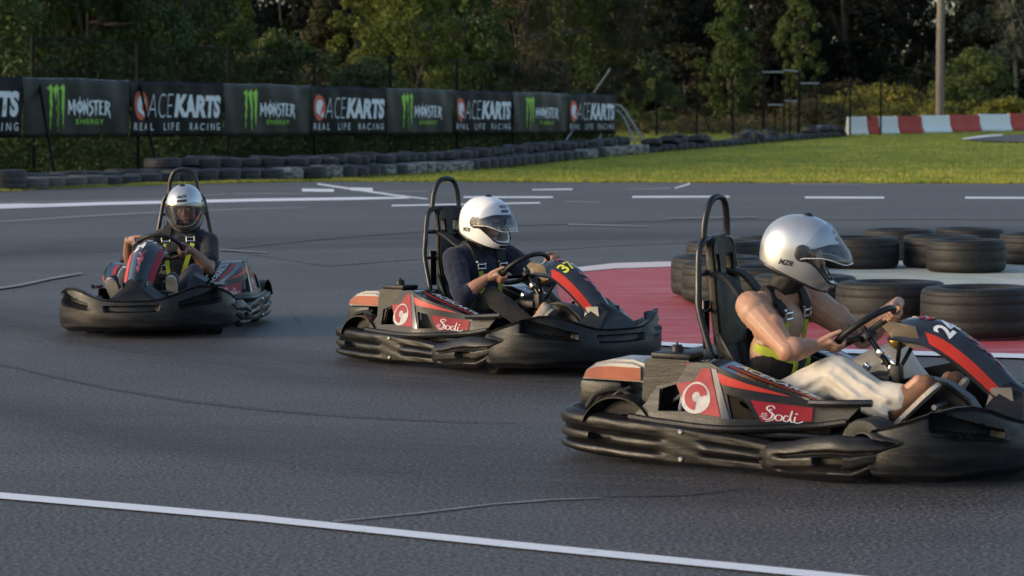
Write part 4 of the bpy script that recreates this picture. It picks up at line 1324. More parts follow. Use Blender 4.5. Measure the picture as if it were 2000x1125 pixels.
def sodi_strokes():
    S = []
    def add(pts, w): 
        P = spline([(a, b, 0) for a, b in pts], 5); S.append(ribbon([(p.x, p.y) for p in P], w))
    add([(.36, .86), (.28, 1.02), (.14, .98), (.10, .78), (.20, .60), (.30, .42), (.26, .16), (.12, .02), (.0, .10)], .05)
    add([(.30, .74), (.20, .78), (.22, .62), (.34, .46), (.38, .22), (.28, .0), (.10, -.12)], .035)
    for k in range(3): add([(-.06 - .02 * k, .42 - .12 * k), (.06, .44 - .12 * k), (.13, .40 - .12 * k)], .03)
    add([(.56, .46), (.44, .40), (.42, .14), (.52, .04), (.62, .16), (.62, .38), (.54, .46)], .045)
    add([(.84, .42), (.72, .44), (.68, .16), (.76, .04), (.86, .16), (.92, .55), (.94, .86)], .045)
    add([(.94, .86), (.90, .40), (.94, .06), (1.04, .10)], .045)
    add([(1.06, .46), (1.05, .14), (1.12, .04), (1.26, .12), (1.34, .22)], .045)
    add([(1.06, .66), (1.10, .72), (1.13, .66), (1.08, .62)], .035)
    return S

def pod(side, parent):
    """side pod with openings, stickers and lettering"""
    bm = bmesh.new()
    ctrl = spline([(x, z, 0) for x, z in POD_OUT], 1, True)
    sheet(bm, [POD_OUT, WIN1, WIN2], podfn(0, side), 0.018, (0, -side, 0), 4)
    # lower sill and inward shelf
    sill = [(-.74, .226), (-.55, .214), (-.34, .206), (-.10, .212), (.10, .226), (.24, .25)]
    tube(bm, [podfn(-.004, side)(x, z) for x, z in spline([(x, z, 0) for x, z in sill], 4) and [(p.x, p.y) for p in spline([(x, z, 0) for x, z in sill], 4)]], .017, 8)
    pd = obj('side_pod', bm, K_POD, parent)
    # sloping top, from the shoulder down to the front
    topL = [(-.47, .475), (-.37, .478), (-.33, .462), (-.10, .385), (.09, .322), (.27, .320)]
    inner = [(-.47, -.335, .470), (-.37, -.335, .474), (-.33, -.335, .462), (-.10, -.335, .388), (.09, -.340, .326), (.27, -.36, .322)]
    bm = bmesh.new(); A = [bm.verts.new(podfn(.001, side)(x, z)) for x, z in topL]; B = [bm.verts.new((x, y * -side, z)) for x, y, z in inner]
    C_ = [bm.verts.new((x, y * -side, z - .10)) for x, y, z in inner]
    for i in range(5):
        bm.faces.new((A[i], A[i + 1], B[i + 1], B[i])); bm.faces.new((B[i], B[i + 1], C_[i + 1], C_[i]))
    obj('pod_top', bm, K_GLOSS, pd)
    def top_pt(a, b, d=.003):
        # a along slope 0..1 from shoulder to front, b across 0 outer .. 1 inner
        x = -.33 + .42 * a; z = interp(x, [(p[0], p[1]) for p in topL]); zi = interp(x, [(p[0], p[2]) for p in inner])
        yo = pod_y(x, z); yi = -.335
        return Vector((x, (yo + (yi - yo) * b) * -side, z + (zi - z) * b + d))
    def decal(name, loops_or_vf, mat, fn, d):
        bm = bmesh.new()
        for it in loops_or_vf:
            if isinstance(it, tuple): add_vf(bm, it[0], it[1], fn)
            else: sheet(bm, it, fn, cuts=4)
        bmesh.ops.triangulate(bm, faces=[f for f in bm.faces if len(f.verts) > 4])
        return obj(name, bm, mat, pd)
    dd = .0045
    decal('red_panel', [[[(-.525, .385), (-.435, .398), (-.405, .455), (-.365, .455), (-.285, .258), (-.445, .266), (-.515, .372)]]], K_RED, podfn(dd, side), dd)
    decal('red_panel', [[[(-.165, .331), (.085, .300), (.085, .246), (-.112, .242)]]], K_RED, podfn(dd, side), dd)
    decal('orange_stripe', [[[(-.335, .442), (-.300, .392), (-.005, .345)]]], K_ORG, podfn(dd, side), dd)
    decal('black_strut', [[[(-.360, .458), (-.333, .452), (-.240, .248), (-.278, .250)]]], K_GLOSS, podfn(dd + .001, side), dd)
    # round logo: white helmet shape with a red C
    cx, cz, rr = -.415, .330, .068
    wl_ = [(cx + rr * (1.0 if math.cos(a) > 0 else .98) * math.cos(a) * (1.05 - .12 * math.sin(a)), cz + rr * .98 * math.sin(a)) for a in [2 * math.pi * i / 30 for i in range(30)]]
    decal('logo_disc', [[wl_]], K_GRW, podfn(dd + .002, side), dd)
    cp = [(cx + .038 * math.cos(a), cz + .004 + .038 * math.sin(a)) for a in [R(q) for q in range(10, 285, 12)]]
    decal('logo_letter', [ribbon(cp, .034)], K_RED, podfn(dd + .004, side), dd)
    # script: always reads left to right for whoever looks at that side
    k = 1 if side < 0 else -1
    items = []
    for V_, F_ in sodi_strokes():
        items.append(([( -.108 + .118 * (a if k > 0 else 1.36 - a), .252 + .058 * b - .015 * (a if k > 0 else 1.36 - a)) for a, b in V_], F_))
    decal('script', items, K_WHT, podfn(dd + .002, side), dd)
    V_, F_ = fit_text('ACEKARTS', 0, 1, 0, 1, offset=.03, shear=.1)
    decal('lettering', [([((.06 + .88 * (a if k > 0 else 1 - a)), (.62 + .30 * b)) for a, b in V_], F_)], K_WHT, lambda a, b: top_pt(a, b), dd)
    decal('orange_stripe', [[[(0.02, .34), (.98, .34), (.98, .50), (.02, .50)]]], K_ORG, lambda a, b: top_pt(a, b), dd)
    decal('black_gap', [[[(0.02, .52), (.98, .52), (.98, .58), (.02, .58)]]], K_BLK, lambda a, b: top_pt(a, b, .002), dd)
    # loose white strut and rod ends seen through the openings
    bm = bmesh.new()
    tube(bm, [(-.55, -.46 * -side, .255), (-.53, -.46 * -side, .34)], .009, 6)
    obj('support_rod', bm, K_WHT, pd)
    bm = bmesh.new(); tube(bm, [(-.27, -.42 * -side, .30), (-.20, -.44 * -side, .27)], .009, 6)
    obj('support_rod', bm, K_CHR, pd)
    # front splash guard in front of the pod
    bm = bmesh.new()
    sheet(bm, [[(.10, .325), (.30, .322), (.225, .238), (.10, .238)]], podfn(.004, side), .012, (0, -side, 0), 3)
    obj('splash_guard', bm, K_POD, pd)
    bm = bmesh.new()
    tube(bm, spline([(.08, -.46 * -side, .325), (.22, -.465 * -side, .332), (.36, -.44 * -side, .338)], 3), .016, 8)
    obj('side_rail', bm, K_TUBE, pd)
    return pd

FAIR = [(.275, .640), (.33, .656), (.40, .664), (.47, .655), (.55, .626), (.63, .577), (.71, .513), (.79, .440), (.86, .372)]
FP = spline([(x, 0, z) for x, z in FAIR], 6)
def fair_c(v):
    f = min(max(v, 0), 1) * (len(FP) - 1); i = min(int(f), len(FP) - 2); return FP[i].lerp(FP[i + 1], f - i)
def fair_w(v): return interp(v, [(0, .094), (.3, .092), (.6, .082), (1, .062)])
def fair_s(v): return interp(v, [(0, .016), (.2, .046), (.6, .048), (1, .034)])      # how far the flank drops
def fair_pt(u, v, d=0.0):
    """|u|<=1 top, 1..2 flank"""
    c = fair_c(v); c2 = fair_c(min(1, v + .02)); c1 = fair_c(max(0, v - .02)); t = (c2 - c1).normalized()
    nn = Vector((-t.z, 0, t.x))
    w = fair_w(v); s = fair_s(v); a = abs(u); sg = 1 if u >= 0 else -1
    if a <= 1:
        p = c + Vector((0, u * w, 0)) - nn * (.046 * a ** 1.7); n2 = nn
    else:
        q = a - 1
        p = c + Vector((0, sg * (w + .040 * q), 0)) - nn * (.046 + s * q); n2 = (nn * .5 + Vector((0, sg, 0))).normalized()
    return p + n2 * d

def fairing(parent, number, ncol):
    bm = bmesh.new(); us = [-2, -1.5, -1.02, -.98, -.7, -.35, 0, .35, .7, .98, 1.02, 1.5, 2]; nv = 40
    G_ = [[bm.verts.new(fair_pt(u, j / (nv - 1))) for u in us] for j in range(nv)]
    for j in range(nv - 1):
        for i in range(len(us) - 1): bm.faces.new((G_[j][i], G_[j + 1][i], G_[j + 1][i + 1], G_[j][i + 1]))
    ex = bmesh.ops.extrude_face_region(bm, geom=bm.faces[:])
    nvs = [g for g in ex['geom'] if isinstance(g, bmesh.types.BMVert)]
    for v in nvs: v.co += Vector((-.010, -v.co.y * .08, -.012))
    fr = obj('front_panel', bm, K_GLOSS, parent)
    def decal(name, items, mat):
        bm = bmesh.new()
        for V_, F_, d in items: add_vf(bm, V_, F_, lambda a, b: fair_pt(a, b, d))
        bmesh.ops.triangulate(bm, faces=[f for f in bm.faces if len(f.verts) > 4])
        return obj(name, bm, mat, fr)
    for sg in (-1, 1):
        bm = bmesh.new(); n = 26; rows = []
        for i in range(n):
            v = .36 + .60 * i / (n - 1)
            lo = interp(v, [(.36, 1.12), (.44, 1.9), (.9, 1.95), (.96, 1.75)])
            rows.append([bm.verts.new(fair_pt(sg * (1.10 + (lo - 1.10) * k / 3), v, .003)) for k in range(4)])
        for a, b in zip(rows, rows[1:]):
            for k in range(3): bm.faces.new((a[k], b[k], b[k + 1], a[k + 1]))
        o = obj('red_stripe', bm, K_RED if sg > 0 else K_ORG, fr)
    # number reads upright from the front: across = -y as seen from ahead
    V_, F_ = fit_text(number, -.92, .06, 0, 1, offset=.03)
    decal('number', [([(u, .535 - .14 * b) for u, b in [(-q[0] if False else q[0], q[1]) for q in V_]], F_, .0035)], ncol)
    sp = []
    for pts in ([(-.25, .60), (.05, .66), (-.12, .72), (.18, .78), (.0, .84)], [(.28, .57), (.1, .64), (.24, .70), (.02, .76), (.16, .86)], [(-.3, .68), (-.05, .70), (.3, .69)], [(-.12, .80), (.2, .82)]):
        P = spline([(a, b, 0) for a, b in pts], 5); V_, F_ = ribbon([(p.x, p.y) for p in P], .035); sp.append((V_, F_, .003))
    decal('script', sp, K_PINK)
    cp = [(.10 + .22 * math.cos(a), .285 + .045 * math.sin(a)) for a in [R(q) for q in range(20, 330, 15)]]
    V1, F1 = ribbon(cp, .05); decal('logo_mark', [(V1, F1, .0035)], K_WHT)
    V1, F1 = ribbon([(a * .7 - .25, b) for a, b in cp], .04); decal('logo_mark', [(V1, F1, .004)], K_RED)
    # metal plates: tan one behind the top with warm reflection painted in, one at the foot of each flank
    for sg in (-1, 1):
        bm = bmesh.new()
        sheet(bm, [[(.262, .628), (.300, .652), (.415, .634), (.445, .545), (.400, .538), (.300, .585)]], lambda x, z: Vector((x, sg * (.118 + .10 * (z - .6)), z)), .004, (0, sg, 0))
        obj('panel_plate', bm, K_TAN, fr)
        bm = bmesh.new()
        sheet(bm, [[(.752, .388), (.838, .392), (.850, .318), (.730, .312)]], lambda x, z: Vector((x, sg * (.100 - .12 * (x - .75)), z)), .004, (0, sg, 0))
        obj('panel_plate', bm, K_ALU, fr)
    return fr

def plate(bm, quad):
    bm.faces.new([bm.verts.new(q) for q in quad])

def make_kart(name, label, number, ncol, steer):
    root = empty(name); tag(root, label, 'go-kart', 'racing karts on the track')
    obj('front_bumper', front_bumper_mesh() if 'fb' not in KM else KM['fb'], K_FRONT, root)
    KM['fb'] = root.children[-1].data
    for k, fn, mat in (('rear_bumper', rear_bumper_mesh, K_BUMP),):
        if k not in KM: KM[k] = fn()
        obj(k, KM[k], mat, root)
    for sd in (-1, 1):
        key = 'sb%d' % sd
        if key not in KM: KM[key] = side_bumper_mesh(sd)
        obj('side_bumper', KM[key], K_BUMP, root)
        # screwed joint plates on the bumper side
        bm = bmesh.new()
        for x, z in ((-.46, .185), (-.46, .065)):
            lathe(bm, [(0, .006), (.008, .006), (.012, .002), (.012, -.004)], 10, Matrix.Translation((x, sd * .620, z)) @ Matrix.Rotation(R(-90 * sd), 4, 'X'))
            obj('bumper_screw', bm, K_CHR, root); bm = bmesh.new()
        bm.free()
        pod(sd, root)
    fairing(root, number, ncol)
    # nose: black wedge below the panel
    bm = bmesh.new()
    A = [(.80, -.055, .415), (.80, .055, .415), (.885, .04, .365), (.885, -.04, .365)]
    B = [(.70, -.24, .235), (.70, .24, .235), (.94, .20, .235), (.94, -.20, .235)]
    a = [bm.verts.new(p) for p in A]; b = [bm.verts.new(p) for p in B]
    bm.faces.new(a); bm.faces.new(b)
    for i in range(4): bm.faces.new((a[i], a[(i + 1) % 4], b[(i + 1) % 4], b[i]))
    bmesh.ops.bevel(bm, geom=bm.edges[:], offset=.012, segments=2, affect='EDGES')
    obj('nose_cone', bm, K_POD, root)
    # floor, side rails, fuel tank area
    bm = bmesh.new()
    sheet(bm, [[(-.45, -.30), (.45, -.34), (.82, -.26), (.88, 0), (.82, .26), (.45, .34), (-.45, .30)]], lambda x, y: Vector((x, y, .070)), .006, (0, 0, 1))
    obj('floor_tray', bm, K_ALU, root)
    bm = bmesh.new()
    for s in (-1, 1):
        tube(bm, spline([(-1.02, s * .30, .10), (-.6, s * .33, .10), (-.1, s * .36, .095), (.35, s * .30, .095), (.80, s * .22, .10), (.86, s * .1, .10)], 5), .016, 8)
        tube(bm, spline([(-.6, s * .34, .10), (-.5, s * .50, .16), (-.2, s * .52, .18), (.2, s * .47, .18), (.4, s * .36, .12)], 5), .012, 8)
    for x in (-1.0, -.55, .05, .62): tube(bm, [(x, -.32, .10), (x, .32, .10)], .014, 8)
    obj('chassis_frame', bm, K_TUBE, root)
    # wheels
    def wheel(x, s, r, w, st):
        bm = bmesh.new()
        h = w / 2
        lathe(bm, [(r * .55, -h * .9), (r * .80, -h), (r * .95, -h * .92), (r, -h * .72), (r * 1.0, h * .72), (r * .95, h * .92), (r * .80, h), (r * .55, h * .9), (r * .55, -h * .9)], 36)
        o = obj('wheel', bm, K_TYRE, root); o.location = (x, s * (.535 - h - (.02 if x < 0 else .03)), 0); o.rotation_euler = (R(90), 0, R(st))
        bm = bmesh.new()
        lathe(bm, [(0, h * .25), (r * .22, h * .25), (r * .30, h * .1), (r * .48, h * .3), (r * .58, h * .92), (r * .54, h * .95), (r * .5, h * .4), (r * .5, -h * .9), (r * .58, -h * .9)], 24)
        obj('rim', bm, K_BLK, o)
        return o
    ws = []
    for s in (-1, 1):
        ws.append((wheel(-.80, s, .142, .20, 0), .142))
        ws.append((wheel(.36, s, .132, .135, steer), .132))
    bm = bmesh.new(); tube(bm, [(-.80, -.5, .142), (-.80, .5, .142)], .018, 10); obj('rear_axle', bm, K_CHR, root)
    # mudguards over the rear tyres
    for s in (-1, 1):
        bm = bmesh.new(); rows = []
        for i in range(15):
            a = R(18 + 140 * i / 14); rr = .172
            rows.append([bm.verts.new((-.80 - math.cos(a) * rr * 1.08 + .0, s * y, .142 + math.sin(a) * rr)) for y in (.37, .585)])
        for p, q in zip(rows, rows[1:]): bm.faces.new((p[0], p[1], q[1], q[0]))
        ex = bmesh.ops.extrude_face_region(bm, geom=bm.faces[:])
        for v in [g for g in ex['geom'] if isinstance(g, bmesh.types.BMVert)]: v.co.z -= .007
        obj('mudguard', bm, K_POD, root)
    # fuel tank on the right with its cap
    bm = bmesh.new()
    prof = [(-.725, .255), (-.715, .468), (-.70, .478), (-.50, .478), (-.485, .470), (-.455, .400), (-.52, .385), (-.62, .352), (-.645, .255)]
    sheet(bm, [prof], lambda x, z: Vector((x, -.505 + .10 * (z - .25), z)), .15, (0, 1, 0))
    bmesh.ops.bevel(bm, geom=[e for e in bm.edges if len(e.link_faces) == 2 and e.calc_face_angle(0) > .5], offset=.008, segments=2, affect='EDGES')
    tk = obj('fuel_tank', bm, K_POD, root)
    bm = bmesh.new()
    sheet(bm, [[(-.500, .470), (-.408, .468), (-.385, .440), (-.43, .395), (-.462, .398)]], lambda x, z: Vector((x, -.513 + .10 * (z - .25), z)))
    obj('red_panel', bm, K_RED, tk)
    bm = bmesh.new()
    box(bm, (-.585, -.415, .492), (.20, .13, .028), bevel=.010)
    obj('tank_lid', bm, K_BLK, tk)
    bm = bmesh.new()
    lathe(bm, [(0, .03), (.020, .03), (.026, .022), (.028, 0), (.028, -.01)], 14, Matrix.Translation((-.585, -.415, .507)))
    tube(bm, [(-.585, -.415, .53), (-.585, -.415, .548)], .005, 6)
    obj('filler_cap', bm, K_BLK, tk)
    # engine cover behind the tank
    bm = bmesh.new(); box(bm, (-.955, -.36, .300), (.22, .20, .125), bevel=.018)
    ec = obj('engine_box', bm, K_POD, root)
    bm = bmesh.new()
    prof = [(-1.055, .365), (-1.035, .405), (-.985, .440), (-.91, .458), (-.80, .460), (-.74, .445), (-.73, .365)]
    sheet(bm, [prof], lambda x, z: Vector((x, -.458 + .5 * max(0, z - .425), z)), .20, (0, 1, 0))
    bmesh.ops.bevel(bm, geom=[e for e in bm.edges if len(e.link_faces) == 2 and e.calc_face_angle(0) > .5], offset=.016, segments=3, affect='EDGES')
    cv = obj('engine_cover', bm, K_COV, root)
    bm = bmesh.new()
    sheet(bm, [[(-1.040, .372), (-1.022, .405), (-.975, .424), (-.90, .430), (-.745, .430), (-.745, .372)]], lambda x, z: Vector((x, -.4615, z)))
    obj('orange_panel', bm, K_DORG, cv)
    bm = bmesh.new()
    tube(bm, spline([(-1.00, -.50, .245), (-.96, -.49, .30), (-.90, -.48, .325), (-.84, -.47, .33), (-.78, -.47, .30)], 5), .012, 8)
    tube(bm, spline([(-.90, -.47, .26), (-.86, -.48, .31), (-.80, -.46, .34)], 5), .009, 8)
    box(bm, (-.83, -.42, .285), (.07, .08, .06), bevel=.01)
    obj('hose', bm, K_BLK, root)
    # lever knob on the outside of the right pod
    # seat: shell and tall backrest
    prof = [(.02, .150), (-.10, .105), (-.25, .095), (-.36, .120), (-.44, .200), (-.495, .32), (-.535, .45), (-.560, .55)]
    PS = spline([(x, 0, z) for x, z in prof], 4); n = len(PS); m = 17
    bm = bmesh.new(); rows = []
    for i, p in enumerate(PS):
        t = i / (n - 1)
        hw = interp(t, [(0, .17), (.3, .20), (.6, .215), (.85, .20), (1, .165)])
        wing = interp(t, [(0, .05), (.25, .14), (.5, .19), (.75, .14), (1, .05)])
        a = PS[max(0, i - 1)]; b = PS[min(n - 1, i + 1)]; tt = (b - a).normalized(); nn = Vector((tt.z, 0, -tt.x))
        rows.append([bm.verts.new(p + Vector((0, hw * math.sin(q * 1.35) / math.sin(1.35), 0)) + nn * wing * abs(q) ** 3.2) for q in [(-1 + 2 * k / (m - 1)) for k in range(m)]])
    for a, b in zip(rows, rows[1:]):
        for k in range(m - 1): bm.faces.new((a[k], b[k], b[k + 1], a[k + 1]))
    ex = bmesh.ops.extrude_face_region(bm, geom=bm.faces[:])
    for v in [g for g in ex['geom'] if isinstance(g, bmesh.types.BMVert)]: v.co += Vector((-.008, 0, -.010))
    for s in (0, m - 1):
        tube(bm, [r[s].co.copy() for r in rows], .010, 6)
    obj('seat', bm, K_SEAT, root)
    bm = bmesh.new()
    out = [(-.125, .50), (-.135, .62), (-.125, .74), (-.105, .84), (-.108, .92), (-.090, .965), (-.05, .99), (.05, .99), (.090, .965), (.108, .92), (.105, .84), (.125, .74), (.135, .62), (.125, .50)]
    hole = lambda cy: [(cy - .018, .90), (cy + .018, .90), (cy + .022, .86), (cy + .018, .815), (cy - .018, .815), (cy - .022, .86)]
    sheet(bm, [out, hole(-.055), hole(.055)], lambda y, z: Vector((-.545 - .09 * (z - .5) + .03 * (abs(y) / .13) ** 2, y, z)), .045, (-1, 0, 0))
    bmesh.ops.bevel(bm, geom=[e for e in bm.edges if len(e.link_faces) == 2 and e.calc_face_angle(0) > .6], offset=.010, segments=2, affect='EDGES')
    obj('backrest', bm, K_SEAT, root)
    # roll hoop: wide outer frame, narrow upper hoop, cross members
    bm = bmesh.new()
    half = [(-.44, .235, .16), (-.475, .230, .32), (-.515, .225, .46), (-.585, .208, .66), (-.600, .190, .76), (-.612, .163, .90), (-.612, .148, .945), (-.611, .122, .972), (-.611, .075, .978)]
    tube(bm, spline([(x, -y, z) for x, y, z in half] + half[::-1], 5), .0155, 10)
    up = [(-.612, .112, .955), (-.613, .108, 1.03), (-.608, .094, 1.095), (-.602, .060, 1.150), (-.600, .0, 1.166)]
    tube(bm, spline([(x, -y, z) for x, y, z in up] + [(x, y, z) for x, y, z in up[-2::-1]], 5), .0155, 10)
    tube(bm, [(-.603, -.172, .83), (-.603, .172, .83)], .013, 8)
    tube(bm, [(-.575, -.205, .665), (-.575, .205, .665)], .010, 8)
    for s in (-1, 1):
        tube(bm, [(-.607, s * .085, .975), (-.606, s * .085, .83), (-.575, s * .085, .60), (-.50, s * .09, .34)], .011, 8)
        tube(bm, [(-.50, s * .228, .43), (-.80, s * .26, .16)], .013, 8)
        box(bm, (-.592, s * .135, .60), (.012, .05, .22), bevel=.003)
    obj('roll_hoop', bm, K_TUBE, root)
    # centre bulkhead between tank and seat, black lower panels
    bm = bmesh.new()
    sheet(bm, [[(-.52, .24), (-.52, .47), (-.42, .47), (-.12, .38), (.10, .30), (.10, .12), (-.40, .12)]], lambda x, z: Vector((x, -.30, z)), .012, (0, 1, 0))
    sheet(bm, [[(-.52, .24), (-.52, .47), (-.42, .47), (-.12, .38), (.10, .30), (.10, .12), (-.40, .12)]], lambda x, z: Vector((x, .30, z)), .012, (0, -1, 0))
    box(bm, (-.66, 0, .44), (.24, .56, .05), bevel=.01)
    obj('inner_panel', bm, K_BLK, root)
    # footwell tunnel and pedals
    for s in (1,):
        bm = bmesh.new()
        P = [(.20, .385), (.40, .432), (.50, .415), (.62, .330), (.68, .24), (.20, .24)] if s > 0 else [(.53, .28), (.535, .385), (.56, .395), (.63, .325), (.68, .24), (.53, .24)]
        sheet(bm, [P], lambda x, z: Vector((x, s * .335, z)), .02, (0, -s, 0))
        P3 = P[:-1]
        for a, b in zip(P3, P3[1:]):
            plate(bm, [(a[0], s * .335, a[1]), (b[0], s * .335, b[1]), (b[0], s * .43, b[1] - .05), (a[0], s * .43, a[1] - .05)])
        obj('footwell_guard', bm, K_POD, root)
    for s, x in ((-1, .50), (1, .49)):
        bm = bmesh.new()
        tube(bm, spline([(x - .02, s * .13, .085), (x + .03, s * .13, .18), (x + .03, s * .13, .30)], 4), .010, 8)
        tube(bm, [(x + .03, s * .06, .30), (x + .03, s * .19, .30)], .012, 8)
        obj('pedal', bm, K_ALU, root)
    bm = bmesh.new()
    sheet(bm, [[(.20, .355), (.33, .395), (.42, .405), (.52, .390), (.62, .325), (.70, .22), (.20, .16)]], lambda x, z: Vector((x, -.045, z)), .10, (0, 1, 0))
    bmesh.ops.bevel(bm, geom=[e for e in bm.edges if len(e.link_faces) == 2 and e.calc_face_angle(0) > .6], offset=.018, segments=3, affect='EDGES')
    obj('footwell_tunnel', bm, K_POD, root)
    # steering: column, small dash hardware, wheel
    bm = bmesh.new()
    tube(bm, [(.115, 0, .605), (.42, 0, .20)], .013, 10)
    tube(bm, [(.36, -.10, .12), (.30, -.05, .36)], .010, 8); tube(bm, [(.36, .10, .12), (.30, .05, .36)], .010, 8)
    tube(bm, [(.27, 0, .40), (.33, -.09, .56)], .010, 8); tube(bm, [(.27, 0, .40), (.33, .09, .56)], .010, 8)
    obj('steering_column', bm, K_TUBE, root)
    bm = bmesh.new()
    for (x, y, z, a, b, c) in ((.21, -.03, .50, .03, .035, .03), (.25, .02, .45, .035, .03, .025), (.20, .045, .46, .02, .03, .045), (.28, -.05, .43, .05, .02, .03), (.16, -.06, .44, .03, .03, .03)):
        box(bm, (x, y, z), (a, b, c), Matrix.Rotation(R(35), 3, 'Y'), .005)
    obj('column_clamp', bm, K_CHR, root)
    bm = bmesh.new(); box(bm, (.22, -.02, .39), (.13, .16, .045), bevel=.01); box(bm, (.30, -.06, .41), (.05, .05, .09), bevel=.006)
    obj('dash_block', bm, K_BLK, root)
    bm = bmesh.new()
    lathe(bm, [(0, .03), (.030, .03), (.042, .018), (.045, -.015), (.03, -.03), (0, -.03)], 18, Matrix.Translation((.27, .02, .555)) @ Matrix.Rotation(R(60), 4, 'Y'))
    obj('brass_cap', bm, K_GOLD, root)
    nrm = Vector((-.60, 0, .80)); fw = Vector((.80, 0, .60)); lf = Vector((0, 1, 0)); c = Vector((.115, 0, .600)); st = R(steer * 1.6)
    bm = bmesh.new(); rr = .158
    pt = lambda a, r: c + fw * (math.cos(a + st) * r) + lf * (math.sin(a + st) * r)
    P = []
    for k in range(40):
        a = 2 * math.pi * k / 40
        r_ = rr * (1 - .16 * max(0, -math.cos(a)) ** 3)      # flattened lower edge
        P.append(pt(a, r_))
    tube(bm, P, .0145, 10, closed=True)
    sw = obj('steering_wheel', bm, K_BLK, root)
    bm = bmesh.new()
    for a in (R(95), R(-95), R(180)):
        p0 = c - nrm * .035 + (pt(a, .03) - c); p1 = pt(a, rr * (.85 if a > 3 else 1)); d = (p1 - p0).normalized(); w = nrm.cross(d) * .020
        vs = [bm.verts.new(q) for q in (p0 - w, p0 + w, p1 + w, p1 - w)]; vs2 = [bm.verts.new(v.co - nrm * .006) for v in vs]
        bm.faces.new(vs); bm.faces.new(vs2)
        for k in range(4): bm.faces.new((vs[k], vs[(k + 1) % 4], vs2[(k + 1) % 4], vs2[k]))
    lathe(bm, [(0, .012), (.034, .012), (.042, .0), (.042, -.02), (0, -.02)], 18, Matrix.Translation(c - nrm * .035) @ nrm.to_track_quat('Z', 'Y').to_matrix().to_4x4())
    obj('spoke', bm, K_BLK, sw)
    return root, ws

KM = {}
KARTS = {}
def place_kart(key, X, Y, th, ro, pi_, label, number, ncol, steer):
    root, ws = make_kart('go_kart', label, number, ncol, steer)
    root.location = (X, Y, 0); root.rotation_euler = (R(ro), R(pi_), R(th))
    Rm = root.rotation_euler.to_matrix(); c = Rm[2]
    for o, r in ws:                       # wheels stay on the road under the leaning body
        x, y = o.location.x, o.location.y
        o.location.z = (r - c[0] * x - c[1] * y) / c[2]
    KARTS[key] = root
    return root
place_kart(2, 0.01, 15.863, -46.89, -.157, -1.37, 'black kart with yellow number 37, in the middle of the three karts', '37', K_YEL, -16)
place_kart(3, 1.45, 11.26, -32.63, 1.75, .17, 'nearest black kart, cut by the right picture edge, with a white number', '24', K_WHT, -16)
place_kart(1, -2.530, 18.707, -97.0, 1.4, -.5, 'farthest black kart, seen from the front, with white number 24', '24', K_WHT, 12)
# ------------------------------------------------------------------ drivers
def mat_skin(name, base, blotch, tattoo=None):
    m, nt, b = new_mat(name)
    v = coord(nt)
    n = noise_node(nt, v, 11, 4, 0.6); f = noise_node(nt, v, 140, 3, 0.6)
    nt.links.new(mixc(nt, 0.5, ramp(nt, n, [(.3, blotch), (.7, base)]), ramp(nt, f, [(.3, tuple(c * .85 for c in base)), (.7, base)])), b.inputs['Base Color'])
    c0 = b.inputs['Base Color'].links[0].from_socket
    big = noise_node(nt, v, 5.5, 5, 0.65); sp = noise_node(nt, v, 45, 4, 0.7)
    c0 = mixc(nt, 0.55, c0, ramp(nt, big, [(.35, (1.12, .82, .76)), (.65, (1.04, 1.04, 1.02))]), 'MULTIPLY')
    c0 = mixc(nt, 0.5, c0, ramp(nt, sp, [(.3, (.74, .70, .68)), (.55, (1.06, 1.06, 1.06))]), 'MULTIPLY')
    if tattoo:
        dn = nt.nodes.new('ShaderNodeVectorMath'); dn.operation = 'DISTANCE'; dn.inputs[1].default_value = tattoo
        nt.links.new(v, dn.inputs[0])
        w = nt.nodes.new('ShaderNodeTexNoise'); w.inputs['Scale'].default_value = 30; w.inputs['Distortion'].default_value = 2.5
        nt.links.new(v, w.inputs['Vector'])
        msk = mixc(nt, 1.0, ramp(nt, dn.outputs['Value'], [(.05, (.75,) * 3), (.085, (0,) * 3)]), ramp(nt, w.outputs['Fac'], [(.47, (0,) * 3), (.53, (1,) * 3)]), 'MULTIPLY')
        c0 = mixc(nt, msk, c0, (.05, .055, .06))
    nt.links.new(c0, b.inputs['Base Color'])
    b.inputs['Roughness'].default_value = 0.5; b.inputs['Subsurface Weight'].default_value = 0.12
    b.inputs['Subsurface Radius'].default_value = (.012, .005, .003); b.inputs['Subsurface Scale'].default_value = 0.5
    bump(nt, b, f, 0.12, 0.002)
    return m
SK_A = mat_skin('tan_skin', (0.42, 0.255, 0.175), (0.36, 0.19, 0.125), (-.07, .275, .565))
SK_B = mat_skin('light_brown_skin', (0.34, 0.200, 0.135), (0.30, 0.15, 0.10))
SK_C = mat_skin('brown_skin', (0.26, 0.150, 0.105), (0.22, 0.115, 0.078))
def mat_cloth(name, col, weave=420, fold=7, rough=0.85, var=0.18, crease=0.4):
    m, nt, b = new_mat(name)
    v = coord(nt)
    n = noise_node(nt, v, fold, 4, 0.6); w = noise_node(nt, v, weave, 2, 0.5)
    nt.links.new(ramp(nt, n, [(.3, tuple(c * (1 - var) for c in col)), (.7, tuple(c * (1 + var) for c in col))]), b.inputs['Base Color'])
    b.inputs['Roughness'].default_value = rough; b.inputs['Specular IOR Level'].default_value = 0.2
    b.inputs['Sheen Weight'].default_value = 0.15
    ad = nt.nodes.new('ShaderNodeMath'); ad.operation = 'MULTIPLY_ADD'; ad.inputs[1].default_value = .12
    nt.links.new(w, ad.inputs[0]); nt.links.new(n, ad.inputs[2]); bump(nt, b, ad.outputs[0], crease, 0.03)
    return m
C_NAVY = mat_cloth('navy_shirt_cloth', (0.013, 0.017, 0.036))
C_TEE = mat_cloth('charcoal_tee_cloth', (0.024, 0.025, 0.032))
C_BLK = mat_cloth('black_top_cloth', (0.011, 0.011, 0.013))
C_BTR = mat_cloth('black_trouser_cloth', (0.014, 0.014, 0.016))
